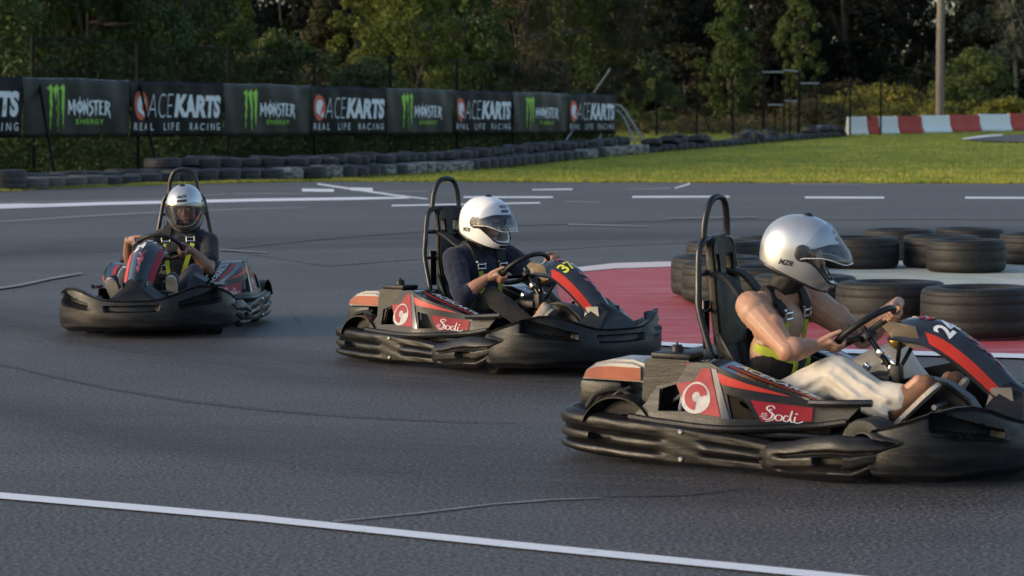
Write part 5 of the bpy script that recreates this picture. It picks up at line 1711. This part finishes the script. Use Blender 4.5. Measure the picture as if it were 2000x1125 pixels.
C_DTR = mat_cloth('slate_trouser_cloth', (0.036, 0.038, 0.052))
C_CRM = mat_cloth('cream_trouser_cloth', (0.62, 0.565, 0.49), 300, 8, 0.85, 0.05, 0.25)
S_BRN = simple('brown_suede', (0.15, 0.072, 0.042), 0.8, 0, 0.25, 20, .3, 200)
S_GRY = simple('grey_shoe_knit', (0.20, 0.195, 0.19), 0.8, 0, 0.2, 30, .3, 200)
S_DRK = simple('dark_shoe_leather', (0.03, 0.03, 0.034), 0.6, 0, 0.2, 20)
S_SOLE = simple('pale_shoe_sole', (0.46, 0.41, 0.36), 0.7, 0, 0.15, 30, .5, 120)
H_SIL = simple('silver_helmet_paint', (0.56, 0.56, 0.56), 0.36, 0.7, 0.03, 3, coat=0.3)
H_WHT = simple('white_helmet_paint', (0.78, 0.78, 0.78), 0.25, 0, 0.04, 5, coat=0.6)
H_LIN = simple('black_helmet_lining', (0.010, 0.010, 0.011), 0.7, 0, 0.3, 20)
H_TRIM = simple('black_helmet_trim', (0.014, 0.014, 0.016), 0.35, 0, 0.3, 20)
H_PIV = simple('grey_visor_pivot', (0.035, 0.035, 0.04), 0.35, 0.2, 0.2, 20)
E_WHT = simple('eye_white', (0.6, 0.58, 0.55), 0.3)
G_LENS = simple('dark_sunglass_lens', (0.02, 0.015, 0.012), 0.08, 0, 0.2, 20, coat=1.0)
def mat_visor(name, tint, clear, warm=None):
    m, nt, b = new_mat(name)
    t = nt.nodes.new('ShaderNodeBsdfTransparent'); t.inputs['Color'].default_value = (*tint, 1)
    g = nt.nodes.new('ShaderNodeBsdfGlossy'); g.inputs['Roughness'].default_value = 0.06; g.inputs['Color'].default_value = (.9, .93, 1, 1)
    lw = nt.nodes.new('ShaderNodeLayerWeight'); lw.inputs['Blend'].default_value = 0.32
    mr = nt.nodes.new('ShaderNodeMapRange'); mr.inputs['To Min'].default_value = clear; mr.inputs['To Max'].default_value = 0.5
    nt.links.new(lw.outputs['Fresnel'], mr.inputs['Value'])
    mx = nt.nodes.new('ShaderNodeMixShader'); nt.links.new(mr.outputs[0], mx.inputs[0])
    nt.links.new(t.outputs[0], mx.inputs[1]); nt.links.new(g.outputs[0], mx.inputs[2])
    nt.links.new(mx.outputs[0], nt.nodes['Material Output'].inputs['Surface'])
    return m
VIS = mat_visor('clear_visor', (.88, .90, .93), 0.05)
VIS2 = mat_visor('light_tinted_visor', (.80, .76, .72), 0.20)

def limb(bm, pts, rad, seg=12, flat=None):
    """closed round-ended limb; pts with radii"""
    P = [Vector(p) for p in pts]
    Q = []; Rr = []
    a = (P[0] - P[1]).normalized(); b = (P[-1] - P[-2]).normalized()
    for k in (.98, .8, .45): Q.append(P[0] + a * rad[0] * k); Rr.append(rad[0] * math.sqrt(1 - k * k))
    Q += P; Rr += list(rad)
    for k in (.45, .8, .98): Q.append(P[-1] + b * rad[-1] * k); Rr.append(rad[-1] * math.sqrt(1 - k * k))
    tube(bm, Q, Rr, seg)
def ellip(bm, c, r, rot=None):
    v = bmesh.ops.create_uvsphere(bm, u_segments=20, v_segments=14, radius=1.0)['verts']
    M = Matrix.Translation(Vector(c)) @ (rot.to_4x4() if rot else Matrix()) @ Matrix.Diagonal((*r, 1))
    bmesh.ops.transform(bm, matrix=M, verts=v)

WN = Vector((-.60, 0, .80)); WF = Vector((.80, 0, .60)); WL = Vector((0, 1, 0)); WC = Vector((.115, 0, .600)); WR = .158
def grip(bm, ang, side, elbow, fore):
    """hand closed round the wheel rim at an angle; returns the wrist point"""
    a = R(ang)
    O = WF * math.cos(a) + WL * math.sin(a); T = (-WF * math.sin(a) + WL * math.cos(a)) * (1 if side < 0 else -1)
    # T points towards the thumb (up the rim, away from the driver's lap)
    N = WN; c = WC + O * WR
    L = lambda o, n, t: c + O * o + N * n + T * t
    wrist = L(.080, .034, -.022)
    mcp = [L(.036, .004, .038), L(.040, .002, .014), L(.038, .002, -.010), L(.032, .004, -.032)]
    lens = [1.0, 1.08, 1.0, .82]
    for i, m in enumerate(mcp):
        t = [.038, .013, -.011, -.034][i]; k = lens[i]
        limb(bm, [wrist.lerp(m, .25) , wrist.lerp(m, .7), m], [.0165, .0145, .0120], 10)
        P = [m, L(.024 * k, -.026 * k, t), L(-.004, -.034 * k, t + .001), L(-.022 * k, -.018, t + .002), L(-.024, .002 * k, t + .002)]
        r0 = [.0096, .0098, .0094, .0082][i]
        limb(bm, P, [r0 * 1.12, r0 * 1.02, r0 * 1.0, r0 * .95, r0 * .85], 10)
    limb(bm, [L(.062, .034, .012), L(.034, .030, .040), L(.010, .026, .058), L(-.010, .020, .074)], [.0165, .0135, .0112, .0090], 10)
    limb(bm, [L(.070, .022, -.012), L(.050, .014, -.006), L(.042, .010, .006)], [.022, .021, .016], 10)
    return wrist

def helmet_r(ps, ph):
    x, y, z = math.cos(ph) * math.cos(ps), math.cos(ph) * math.sin(ps), math.sin(ph)
    n = 2.25
    ax = .158 if x > 0 else .172; az = .158 if z > 0 else .185
    r = (abs(x / ax) ** n + abs(y / .130) ** n + abs(z / az) ** n) ** (-1 / n)
    r += .026 * math.exp(-(ps / .62) ** 2) * math.exp(-((ph + .62) / .34) ** 2)
    return r
def helmet_pt(ps, ph, d=0.0):
    r = helmet_r(ps, ph) + d
    x, y, z = r * math.cos(ph) * math.cos(ps), r * math.cos(ph) * math.sin(ps), r * math.sin(ph)
    zb = -.108 - .33 * x
    if z < zb:
        zd, xd = math.sin(ph), math.cos(ph) * math.cos(ps)
        k = -.108 / (zd + .33 * xd); return Vector((k * xd, k * math.cos(ph) * math.sin(ps), k * zd)), True
    return Vector((x, y, z)), False
def port_low(ps): return -.60 + .44 * sstep(.35, 1.30, abs(ps))
def port_up(ps): return .33 - .17 * sstep(.5, 1.35, abs(ps))
PORT_END = 1.36

def helmet(parent, loc, yaw, pitch, roll, paint, visor_mat, visor_up, brow_text=True):
    h = empty('helmet', loc); h.parent = parent; h.scale = (1.06, 1.04, 1.06); h.rotation_euler = (R(roll), R(pitch), R(yaw))
    nu, nv = 112, 72
    shell, lining = bmesh.new(), bmesh.new()
    G_ = {}
    pts = []
    for i in range(nu):
        ps = -math.pi + 2 * math.pi * i / nu
        for j in range(nv):
            ph = -math.pi / 2 + math.pi * (j + .5) / nv
            # pull the grid onto the port outline so that its edge is clean
            if abs(ps) < PORT_END + .03:
                for tgt in (port_low(ps), port_up(ps)):
                    if abs(ph - tgt) < math.pi / nv * .5: ph = tgt
            pts.append((ps, ph))
    def ok(ps, ph):
        return not (abs(ps) < PORT_END and port_low(ps) - .001 < ph < port_up(ps) + .001)
    sv = {}; lv = {}
    for i in range(nu):
        for j in range(nv - 1):
            q = [(i, j), ((i + 1) % nu, j), ((i + 1) % nu, j + 1), (i, j + 1)]
            pc = [pts[a * nv + b] for a, b in q]
            ps = sum(math.cos(p[0]) for p in pc), sum(math.sin(p[0]) for p in pc); ps = math.atan2(ps[1], ps[0]); ph = sum(p[1] for p in pc) / 4
            if not ok(ps, ph): continue
            low = all(helmet_pt(*p)[1] for p in pc)
            D, tgt = (lv, lining) if low else (sv, shell)
            for k in q:
                if k not in D: D[k] = tgt.verts.new(helmet_pt(*pts[k[0] * nv + k[1]])[0])
            tgt.faces.new([D[k] for k in q])
    # crown cap
    top = shell.verts.new(helmet_pt(0, math.pi / 2)[0])
    for i in range(nu):
        a, b = sv[(i, nv - 1)] if (i, nv - 1) in sv else None, sv.get(((i + 1) % nu, nv - 1))
        if a and b: shell.faces.new((a, b, top))
    ex = bmesh.ops.extrude_face_region(shell, geom=shell.faces[:])
    for v in [g for g in ex['geom'] if isinstance(g, bmesh.types.BMVert)]: v.co *= .90
    sh = obj('shell', shell, paint, h)
    # neck opening stays free in the middle
    bmesh.ops.delete(lining, geom=[f for f in lining.faces if math.hypot(f.calc_center_median().x + .01, f.calc_center_median().y) < .070], context='FACES')
    obj('neck_roll', lining, H_LIN, h)
    # dark inner shell behind the face
    bm = bmesh.new(); ellip(bm, (-.045, 0, .0), (.118, .108, .118))
    bmesh.ops.delete(bm, geom=[f for f in bm.faces if f.calc_center_median().x > .02], context='FACES')
    obj('lining', bm, H_LIN, h)
    def surf(fn): return lambda a, b: fn(a, b)
    # rubber edge round the eye port
    bm = bmesh.new(); loop = []
    N = 40
    for i in range(N + 1): ps = -PORT_END + 2 * PORT_END * i / N; loop.append(helmet_pt(ps, port_low(ps), .001)[0])
    for i in range(N + 1): ps = PORT_END - 2 * PORT_END * i / N; loop.append(helmet_pt(ps, port_up(ps), .001)[0])
    tube(bm, loop, .0058, 8, closed=True)
    obj('port_trim', bm, H_TRIM, h)
    # lower edge trim
    bm = bmesh.new(); loop = []
    for i in range(72):
        ps = 2 * math.pi * i / 72; lo, hi = -1.5, 0
        for _ in range(30):
            m = (lo + hi) / 2
            if helmet_pt(ps, m)[1]: lo = m
            else: hi = m
        loop.append(helmet_pt(ps, hi, .0)[0])
    tube(bm, loop, .006, 8, closed=True)
    obj('edge_trim', bm, H_TRIM, h)
    # chin bar mouth vent
    bm = bmesh.new()
    def dec(poly, d, fn=None):
        sheet(bm, [poly], lambda a, b: helmet_pt(a, b, d)[0])
    def band(p0, p1, f0, f1, d, n=14):
        rows = [[bm.verts.new(helmet_pt(p0 + (p1 - p0) * i / n, f0 + (f1 - f0) * k / 3, d)[0]) for k in range(4)] for i in range(n + 1)]
        for a, b in zip(rows, rows[1:]):
            for k in range(3): bm.faces.new((a[k], b[k], b[k + 1], a[k + 1]))
    band(-.26, .26, -.78, -.68, .0015)
    obj('chin_vent', bm, H_TRIM, sh)
    if brow_text:
        bm = bmesh.new(); band(-.24, .24, .44, .55, .0025); obj('brow_vent', bm, H_TRIM, sh)
        bm = bmesh.new(); V_, F_ = fit_text('MZR', -.27, .27, .62, .12, offset=.03, shear=.3)
        add_vf(bm, V_, F_, lambda a, b: helmet_pt(a, b, .002)[0]); obj('lettering', bm, H_TRIM, sh)
    bm = bmesh.new(); lathe(bm, [(0, .012), (.010, .011), (.020, .004), (.024, -.004)], 16, Matrix.Translation(helmet_pt(0, 1.5, 0)[0]) @ Matrix.Rotation(R(4), 4, 'Y'))
    obj('crown_vent', bm, H_TRIM, sh)
    for sd in (-1, 1):
        bm = bmesh.new(); V_, F_ = fit_text('MZR', 0, .46, -.34, .16, offset=.035, shear=.35)
        # left to right for the viewer on that side
        add_vf(bm, V_, F_, (lambda a, b: helmet_pt(-2.14 + a, b - .10 * a, .002)[0]) if sd < 0 else (lambda a, b: helmet_pt(1.68 + a, b - .10 * (.4 - a), .002)[0]))
        obj('lettering', bm, H_TRIM, sh)
        bm = bmesh.new()
        p = helmet_pt(sd * 1.42, .06, .003)[0]
        lathe(bm, [(0, .008), (.016, .009), (.026, .008), (.034, .004), (.037, -.006)], 20, Matrix.Translation(p) @ Vector((.1, sd, .05)).to_track_quat('Z', 'Y').to_matrix().to_4x4())
        obj('visor_pivot', bm, H_PIV, sh)
    # visor, hinged at the pivots
    vz = bmesh.new(); nn, mm = 48, 14; rows = []
    for i in range(nn + 1):
        ps = -1.58 + 3.16 * i / nn; row = []
        e = sstep(1.15, 1.58, abs(ps))
        lo = port_low(ps) - .05 + .16 * e; up = port_up(ps) + .10 - .10 * e
        for k in range(mm + 1): row.append(vz.verts.new(helmet_pt(ps, lo + (up - lo) * k / mm, .011)[0]))
        rows.append(row)
    for a, b in zip(rows, rows[1:]):
        for k in range(mm): vz.faces.new((a[k], b[k], b[k + 1], a[k + 1]))
    piv = Vector((.022, 0, .012))
    bmesh.ops.transform(vz, matrix=Matrix.Translation(piv) @ Matrix.Rotation(R(-visor_up), 4, 'Y') @ Matrix.Translation(-piv), verts=vz.verts)
    edge_ = [r[0].co.copy() for r in rows]
    obj('visor', vz, visor_mat, h)
    bm = bmesh.new(); tube(bm, edge_, .0022, 6); obj('visor_rim', bm, H_WHT if visor_up > 5 else H_TRIM, h)
    return h

def person(key, label, skin, elbows, angs, knees, ankles, toes, head, yaw, pitch, roll, paint, visor_mat, vis_up, style, lean=0.0):
    kart = KARTS[key]
    root = empty('person'); tag(root, label, 'person', 'kart drivers')
    root.location = kart.location; root.rotation_euler = kart.rotation_euler
    H = Vector(head)
    sh = {-1: Vector((-.295, -.185 + lean, .662)), 1: Vector((-.245, .185 + lean, .662))}
    if style == 'strapless': sh = {-1: Vector((-.330, -.205, .698)), 1: Vector((-.255, .200, .700))}
    if style == 'shirt': sh = {-1: Vector((-.325, -.200, .668)), 1: Vector((-.265, .195, .672))}
    if style == 'tee': sh = {-1: Vector((-.28, -.175 + lean, .655)), 1: Vector((-.30, .185 + lean, .625))}
    hip = {-1: Vector((-.315, -.105, .205)), 1: Vector((-.315, .105, .205))}
    neck = Vector((-.275, lean * 1.05, .705 if style != 'strapless' else .745))
    up = .035 if style == 'strapless' else 0.0; bk = -.02 if style != 'tee' else 0.0; am = 1.13 if style == 'strapless' else 1.05
    chestx = -.275
    def torso(bm, g):
        ellip(bm, (-.320, 0, .215), (.125 + g, .175 + g, .105 + g))
        ellip(bm, (-.315, lean * .2, .33), (.105 + g, .148 + g, .13 + g))
        ellip(bm, (-.295 + bk, lean * .5, .46 + up * .5), (.115 + g, .165 + g, .14 + g), Matrix.Rotation(R(10), 3, 'Y'))
        ellip(bm, (chestx - .005 + bk, lean * .8, .57 + up), (.115 + g, .180 + g, .130 + g), Matrix.Rotation(R(12), 3, 'Y'))
        limb(bm, [sh[-1] + Vector((0, .02, 0)), neck + Vector((-.02, 0, -.02)), sh[1] - Vector((0, .02, 0))], [.062 + g, .070 + g, .062 + g])
    wr = {}
    # ---- body, one continuous skin
    bm = bmesh.new()
    torso(bm, -.012)
    limb(bm, [neck - Vector((.015, 0, .06)), neck, H + Vector((-.03, 0, -.07))], [.064, .056, .056])
    Rh = Matrix.Rotation(R(yaw), 3, 'Z') @ Matrix.Rotation(R(pitch), 3, 'Y') @ Matrix.Rotation(R(roll), 3, 'X')
    hp = lambda x, y, z: H + Rh @ Vector((x, y, z))
    ellip(bm, hp(-.015, 0, .02), (.095, .076, .095), Rh); ellip(bm, hp(.035, 0, -.045), (.055, .056, .075), Rh)
    limb(bm, [hp(.078, 0, .008), hp(.096, 0, -.022), hp(.102, 0, -.036)], [.009, .011, .013], 8)
    for s in (-1, 1):
        limb(bm, [hp(.072, s * .012, .024), hp(.066, s * .042, .020)], [.013, .012], 8)
        ellip(bm, hp(.060, s * .036, -.030), (.022, .022, .020), Rh)
    limb(bm, [hp(.082, -.018, -.068), hp(.086, 0, -.068), hp(.082, .018, -.068)], [.007, .009, .007], 8)
    ellip(bm, hp(.066, 0, -.098), (.022, .024, .020), Rh)
    for s in (-1, 1):
        E = Vector(elbows[s]); S = sh[s]
        w = grip(bm, angs[s], s, E, None); wr[s] = w
        k = am
        limb(bm, [S, S.lerp(E, .25), S.lerp(E, .55), S.lerp(E, .88), E], [.062 * k, .063 * k, .055 * k, .043 * k, .041 * k])
        dn_ = Vector((0, 0, -1)); md = S.lerp(E, .5)
        if style != 'strapless': k = .80
        ellip(bm, S.lerp(E, .14) + Vector((-.004, s * .010, .006)), (.062 * k, .058 * k, .064 * k))
        ellip(bm, md + Vector((.016, 0, .014)), (.046 * k, .042 * k, .046 * k)); ellip(bm, S.lerp(E, .6) + Vector((-.014, 0, -.012)), (.040 * k, .040 * k, .046 * k))
        ellip(bm, E + Vector((-.012, 0, -.010)), (.034 * k, .034 * k, .034 * k)); ellip(bm, E.lerp(w, .22) + Vector((0, s * .010, .006)), (.052 * k, .044 * k, .046 * k))
        k = am; d = (w - E).normalized()
        limb(bm, [E, E.lerp(w, .25), E.lerp(w, .6), E.lerp(w, .92), w], [.042 * k, .048 * k, .040 * k, .028 * k, .026 * k])
        K, A = Vector(knees[s]), Vector(ankles[s])
        limb(bm, [hip[s], hip[s].lerp(K, .5), K], [.072, .062, .046]); limb(bm, [K, K.lerp(A, .35), A], [.044, .046, .034])
        limb(bm, [A, A.lerp(Vector(toes[s]), .9)], [.034, .026])
    me = remesh('body', bm, .0042, 4, .5)
    obj('body', me, skin, root)
    # eyes
    for s in (-1, 1):
        bm = bmesh.new(); ellip(bm, hp(.074, s * .031, -.004), (.012, .014, .009), Rh); obj('eye', bm, E_WHT, root)
        bm = bmesh.new(); ellip(bm, hp(.083, s * .031, -.004), (.0045, .0055, .0055), Rh); obj('iris', bm, H_LIN, root.children[-1])
    # ---- upper garment
    bm = bmesh.new()
    if style == 'strapless':
        ellip(bm, (-.320, 0, .215), (.131, .180, .110)); ellip(bm, (-.315, 0, .33), (.111, .154, .135)); ellip(bm, (-.297, 0, .44), (.116, .166, .10))
        g = remesh('top', bm, .007, 6, .5, [(.09, .012)])
        cut = .495
    else:
        torso(bm, .008)
        cuff = {'shirt': 1.06, 'tee': .66}[style]
        for s in (-1, 1):
            E = Vector(elbows[s]); S = sh[s]; w = wr[s]
            if style == 'shirt':
                e2 = E.lerp(w, .10)
                limb(bm, [S, S.lerp(E, .3), S.lerp(E, .65), E, e2], [.076, .078, .072, .066, .062])
                bm2 = None
                limb(bm, [E.lerp(w, .06), E.lerp(w, .17)], [.066, .062])
            else:
                limb(bm, [S, S.lerp(E, .3), S.lerp(E, .66)], [.072, .074, .070])
        limb(bm, [neck + Vector((-.02, 0, -.03)), neck + Vector((.0, 0, .012))], [.076, .070])
        g = remesh('shirt', bm, .0075, 4, .5, [(.16, .026), (.05, .008)])
    obj('shirt' if style != 'strapless' else 'top', g, {'shirt': C_NAVY, 'tee': C_TEE, 'strapless': C_BLK}[style], root)
    # ---- trousers
    bm = bmesh.new()
    ellip(bm, (-.320, 0, .20), (.137, .187, .10))
    wide = style == 'strapless'
    for s in (-1, 1):
        K, A = Vector(knees[s]), Vector(ankles[s])
        limb(bm, [hip[s], hip[s].lerp(K, .5), K], [.100, .098, .086] if wide else [.088, .078, .060])
        if wide: limb(bm, [K, K.lerp(A, .35) + Vector((0, 0, -.015)), K.lerp(A, .7) + Vector((0, 0, -.02)), A.lerp(Vector(toes[s]), .16) + Vector((-.008, 0, .004))], [.084, .090, .088, .070])
        else: limb(bm, [K, K.lerp(A, .4), A], [.060, .060, .050])
    if wide:                                    # loose cloth falls in long folds from knee and hip
        for s in (-1, 1):
            K, A = Vector(knees[s]), Vector(ankles[s]); hp_ = hip[s]
            for k, (t0, t1, yo, zo) in enumerate(((.30, .95, -.055, .062), (.45, 1.0, -.085, .020), (.20, .80, -.010, .084), (.35, .9, .060, .060), (.5, 1.0, -.075, -.030))):
                p0, p1 = hp_.lerp(K, t0), hp_.lerp(K, t1)
                limb(bm, [p0 + Vector((0, yo * .7, zo * 1.05)), p0.lerp(p1, .5) + Vector((0, yo * 1.08, zo * 1.08)), p1 + Vector((0, yo * .8, zo * .7))], [.016, .020, .014], 8)
            for k, (yo, zo, y1, z1) in enumerate(((-.050, .055, -.070, .015), (-.078, .010, -.074, -.045), (-.020, .075, -.045, .050), (-.070, -.035, -.060, -.075), (.050, .050, .055, .01))):
                p1 = A + Vector((-.01, y1, z1)); p0 = K + Vector((.0, yo, zo))
                limb(bm, [p0, p0.lerp(p1, .5) + Vector((0, yo * .16, -.006)), p1], [.015, .021, .017], 8)
    g = remesh('trousers', bm, .0075, 4, .5, [(.24, .030 if wide else .024), (.06, .006)])
    obj('trousers', g, {'shirt': C_BTR, 'tee': C_DTR, 'strapless': C_CRM}[style], root)
    # ---- shoes
    for s in (-1, 1):
        A, T_ = Vector(ankles[s]), Vector(toes[s])
        d = (T_ - A).normalized(); sd = Vector((0, 1, 0)); n = d.cross(sd).normalized()
        if n.x < 0: n = -n                         # sole faces forward
        heel = A + n * .045 - d * .055
        bm = bmesh.new()
        limb(bm, [heel + d * .02 - n * .02, heel + d * .10 - n * .018, heel + d * .19 - n * .010], [.044, .044, .040]); ellip(bm, heel + d * .22 - n * .010, (.042, .046, .042)); ellip(bm, heel + d * .12 - n * .03, (.05, .040, .05))
        limb(bm, [A - d * .005, heel + d * .05 - n * .02], [.040, .042])
        g = remesh('shoe', bm, .006, 4, .5)
        so = obj('shoe', g, {'shirt': S_GRY, 'tee': S_DRK, 'strapless': S_BRN}[style], root)
        bm = bmesh.new()
        prof = [(-.012, .0), (-.006, .030), (.05, .034), (.11, .036), (.18, .044), (.235, .038), (.262, .018), (.268, 0)]
        loop = prof + [(a, -b) for a, b in prof[-2:0:-1]]
        sheet(bm, [loop], lambda a, b: heel + d * a + sd * b + n * (.018 - .02 * max(0, a - .2) / .06 * 0), .018, n)
        obj('sole', bm, S_SOLE if style != 'shirt' else S_GRY, so)
        bm = bmesh.new()
        for q in range(5):
            c_ = heel + d * (.075 + .026 * q) - n * (.066 - .006 * q)
            tube(bm, [c_ - sd * .026 + n * .016 + d * .006, c_ - sd * .010, c_ + sd * .010 + d * .004, c_ + sd * .026 + n * .016 - d * .006], .0042, 6)
        obj('laces', bm, S_SOLE if style != 'tee' else S_DRK, so)
    # ---- black cloth round the neck under the helmet
    bm = bmesh.new()
    limb(bm, [neck + Vector((.0, 0, .035)), H + Vector((-.02, 0, -.08))], [.070, .072])
    obj('neck_cloth', remesh('neck_cloth', bm, .007, 4, .5, [(.05, .012)]), H_LIN, root)
    helmet(root, H, yaw, pitch, roll, paint, visor_mat, vis_up)
    if style == 'shirt':
        bm = bmesh.new()
        for s in (-1, 1):
            pts = [hp(.106, s * .008, .008), hp(.108, s * .03, .014), hp(.100, s * .056, .010), hp(.098, s * .058, -.014), hp(.104, s * .036, -.026), hp(.108, s * .012, -.016)]
            vs = [bm.verts.new(p) for p in pts]; vs2 = [bm.verts.new(p + Rh @ Vector((-.004, 0, 0))) for p in pts]
            bm.faces.new(vs); bm.faces.new(vs2)
            for k in range(6): bm.faces.new((vs[k], vs[(k + 1) % 6], vs2[(k + 1) % 6], vs2[k]))
            tube(bm, [hp(.100, s * .058, .006), hp(.05, s * .078, .006)], .002, 6)
        obj('sunglasses', bm, G_LENS, root)
    # ---- harness straps lie on the chest, fixed to the kart
    from mathutils.bvhtree import BVHTree
    trees = []
    for ch in root.children:
        if ch.type == 'MESH' and ch.name.split('.')[0] in ('body', 'shirt', 'top'):
            me = ch.data; trees.append(BVHTree.FromPolygons([v.co for v in me.vertices], [tuple(p.vertices) for p in me.polygons]))
    def onto(o, dr):
        best = None
        for t in trees:
            hit = t.ray_cast(Vector(o), Vector(dr), 2.0)
            if hit[0] is not None and (best is None or hit[3] < best[1]): best = (hit[0], hit[3])
        return best[0] if best else None
    def webbing(name, pts, w, mat, parent, across, th=.004):
        P = spline(pts, 5); bm = bmesh.new(); rows = []
        for i, p in enumerate(P):
            a = P[max(0, i - 1)]; b = P[min(len(P) - 1, i + 1)]; t = (b - a).normalized()
            x = (Vector(across) - t * t.dot(Vector(across))).normalized() * w / 2; n = t.cross(x).normalized() * th
            rows.append([bm.verts.new(q) for q in (p - x - n, p + x - n, p + x + n, p - x + n)])
        for a, b in zip(rows, rows[1:]):
            for k in range(4): bm.faces.new((a[k], a[(k + 1) % 4], b[(k + 1) % 4], b[k]))
        bm.faces.new(rows[0]); bm.faces.new(rows[-1])
        return obj(name, bm, mat, parent)
    hr = empty('seat_harness'); tag(hr, {'shirt': 'black and lime seat harness across the navy shirt of the middle driver', 'tee': 'black and lime seat harness across the charcoal tee of the far driver', 'strapless': 'black and lime seat harness across the bare chest of the nearest driver'}[style], 'harness', 'seat harnesses of the karts')
    hr.location = kart.location; hr.rotation_euler = kart.rotation_euler
    for s in (-1, 1):
        y0 = s * .092 + lean * .8
        pts = [Vector((-.595, s * .085, .83)), Vector((-.50, s * .088 + lean * .3, .80))]
        for x in (-.37, -.31, -.25):
            h = onto((x, y0 * (1.0), 1.0 if x < -.3 else .80), (0, 0, -1))
            if h is None: continue
            z = min(h.z, .775 + up)
            pts.append(Vector((x, y0, z + .010)))
        fr = []
        for z in [q + (.045 if style != 'shirt' else .01) for q in (.655, .605, .56)]:
            h = onto((-.06, y0, z), (-1, 0, 0))
            if h: fr.append(h + Vector((.012, 0, 0)))
        webbing('shoulder_pad', pts + fr[:2], .060, K_STRAP, hr, (0, 1, 0), .008)
        b = fr[1] + Vector((.012, 0, 0))
        bm = bmesh.new()
        tube(bm, [b + Vector((0, -.030, .012)), b + Vector((0, .030, .012))], .006, 8); tube(bm, [b + Vector((0, -.030, -.014)), b + Vector((0, .030, -.014))], .006, 8)
        for q in (-.030, .030): tube(bm, [b + Vector((0, q, .022)), b + Vector((0, q, -.020))], .005, 8)
        tube(bm, [b + Vector((.004, -.036, .022)), b + Vector((.010, -.052, .030))], .006, 8)
        obj('buckle', bm, K_CHR, hr)
        low = []
        for z in [q + (.045 if style != 'shirt' else .01) * (q - .38) / .2 for q in (.575, .53, .48, .43, .38)]:
            yy = y0 + (s * .03 + lean * .2 - y0) * (1 if False else (.575 - z) / .30)
            h = onto((-.06, yy, z), (-1, 0, 0))
            if h: low.append(h + Vector((.010, 0, 0)))
        if len(low) > 2: webbing('lime_strap', low, .034, K_STRAPY, hr, (0, 1, 0), .003)
        lap = []
        for k in range(6):
            a = R(28 + 74 * k / 5); z = (.452 if style == 'strapless' else .35) + .012 * k
            h = onto((-.31 + .245 * math.cos(a), s * .245 * math.sin(a), z), (-math.cos(a), -s * math.sin(a), 0))
            if h: lap.append(h + Vector((math.cos(a), s * math.sin(a), 0)) * .008)
        if len(lap) > 2: webbing('lap_strap', lap, .038, K_STRAPY if style == 'strapless' else K_STRAP, hr, (0, 0, 1), .003)
    h = onto((.3, 0, .36), (-1, 0, 0))
    if h:
        bm = bmesh.new(); lathe(bm, [(0, .012), (.028, .012), (.034, .004), (.034, -.006), (0, -.006)], 18, Matrix.Translation(h + Vector((.014, 0, 0))) @ Matrix.Rotation(R(90), 4, 'Y'))
        obj('release_buckle', bm, K_CHR, hr)
    return root

person(3, 'driver in silver helmet and cream trousers with bare shoulders, nearest the camera', SK_A,
       {-1: (-.095, -.312, .525), 1: (-.02, .30, .52)}, {-1: -124, 1: 56},
       {-1: (.055, -.155, .412), 1: (.16, .25, .43)}, {-1: (.335, -.150, .305), 1: (.36, .17, .26)}, {-1: (.455, -.150, .418), 1: (.46, .15, .40)},
       (-.185, 0, .926), 20, 8, 0, H_SIL, VIS, 36, 'strapless')
person(2, 'driver in white helmet, sunglasses and navy shirt in the middle kart', SK_B,
       {-1: (-.120, -.305, .438), 1: (-.03, .29, .49)}, {-1: -116, 1: 64},
       {-1: (-.01, -.165, .435), 1: (.06, .20, .42)}, {-1: (.315, -.13, .25), 1: (.36, .15, .26)}, {-1: (.435, -.13, .40), 1: (.46, .14, .41)},
       (-.235, 0, .885), 8, 4, 0, H_WHT, VIS, 30, 'shirt')
person(1, 'driver in silver helmet and charcoal tee in the farthest kart, facing the camera', SK_C,
       {-1: (-.04, -.27, .50), 1: (-.06, .315, .43)}, {-1: -71, 1: 109},
       {-1: (.12, -.255, .405), 1: (.13, .245, .42)}, {-1: (.42, -.235, .27), 1: (.42, .185, .28)}, {-1: (.52, -.245, .42), 1: (.52, .195, .43)},
       (-.275, .095, .885), 8, 12, 4, H_SIL, VIS2, 0, 'tee', lean=.075)
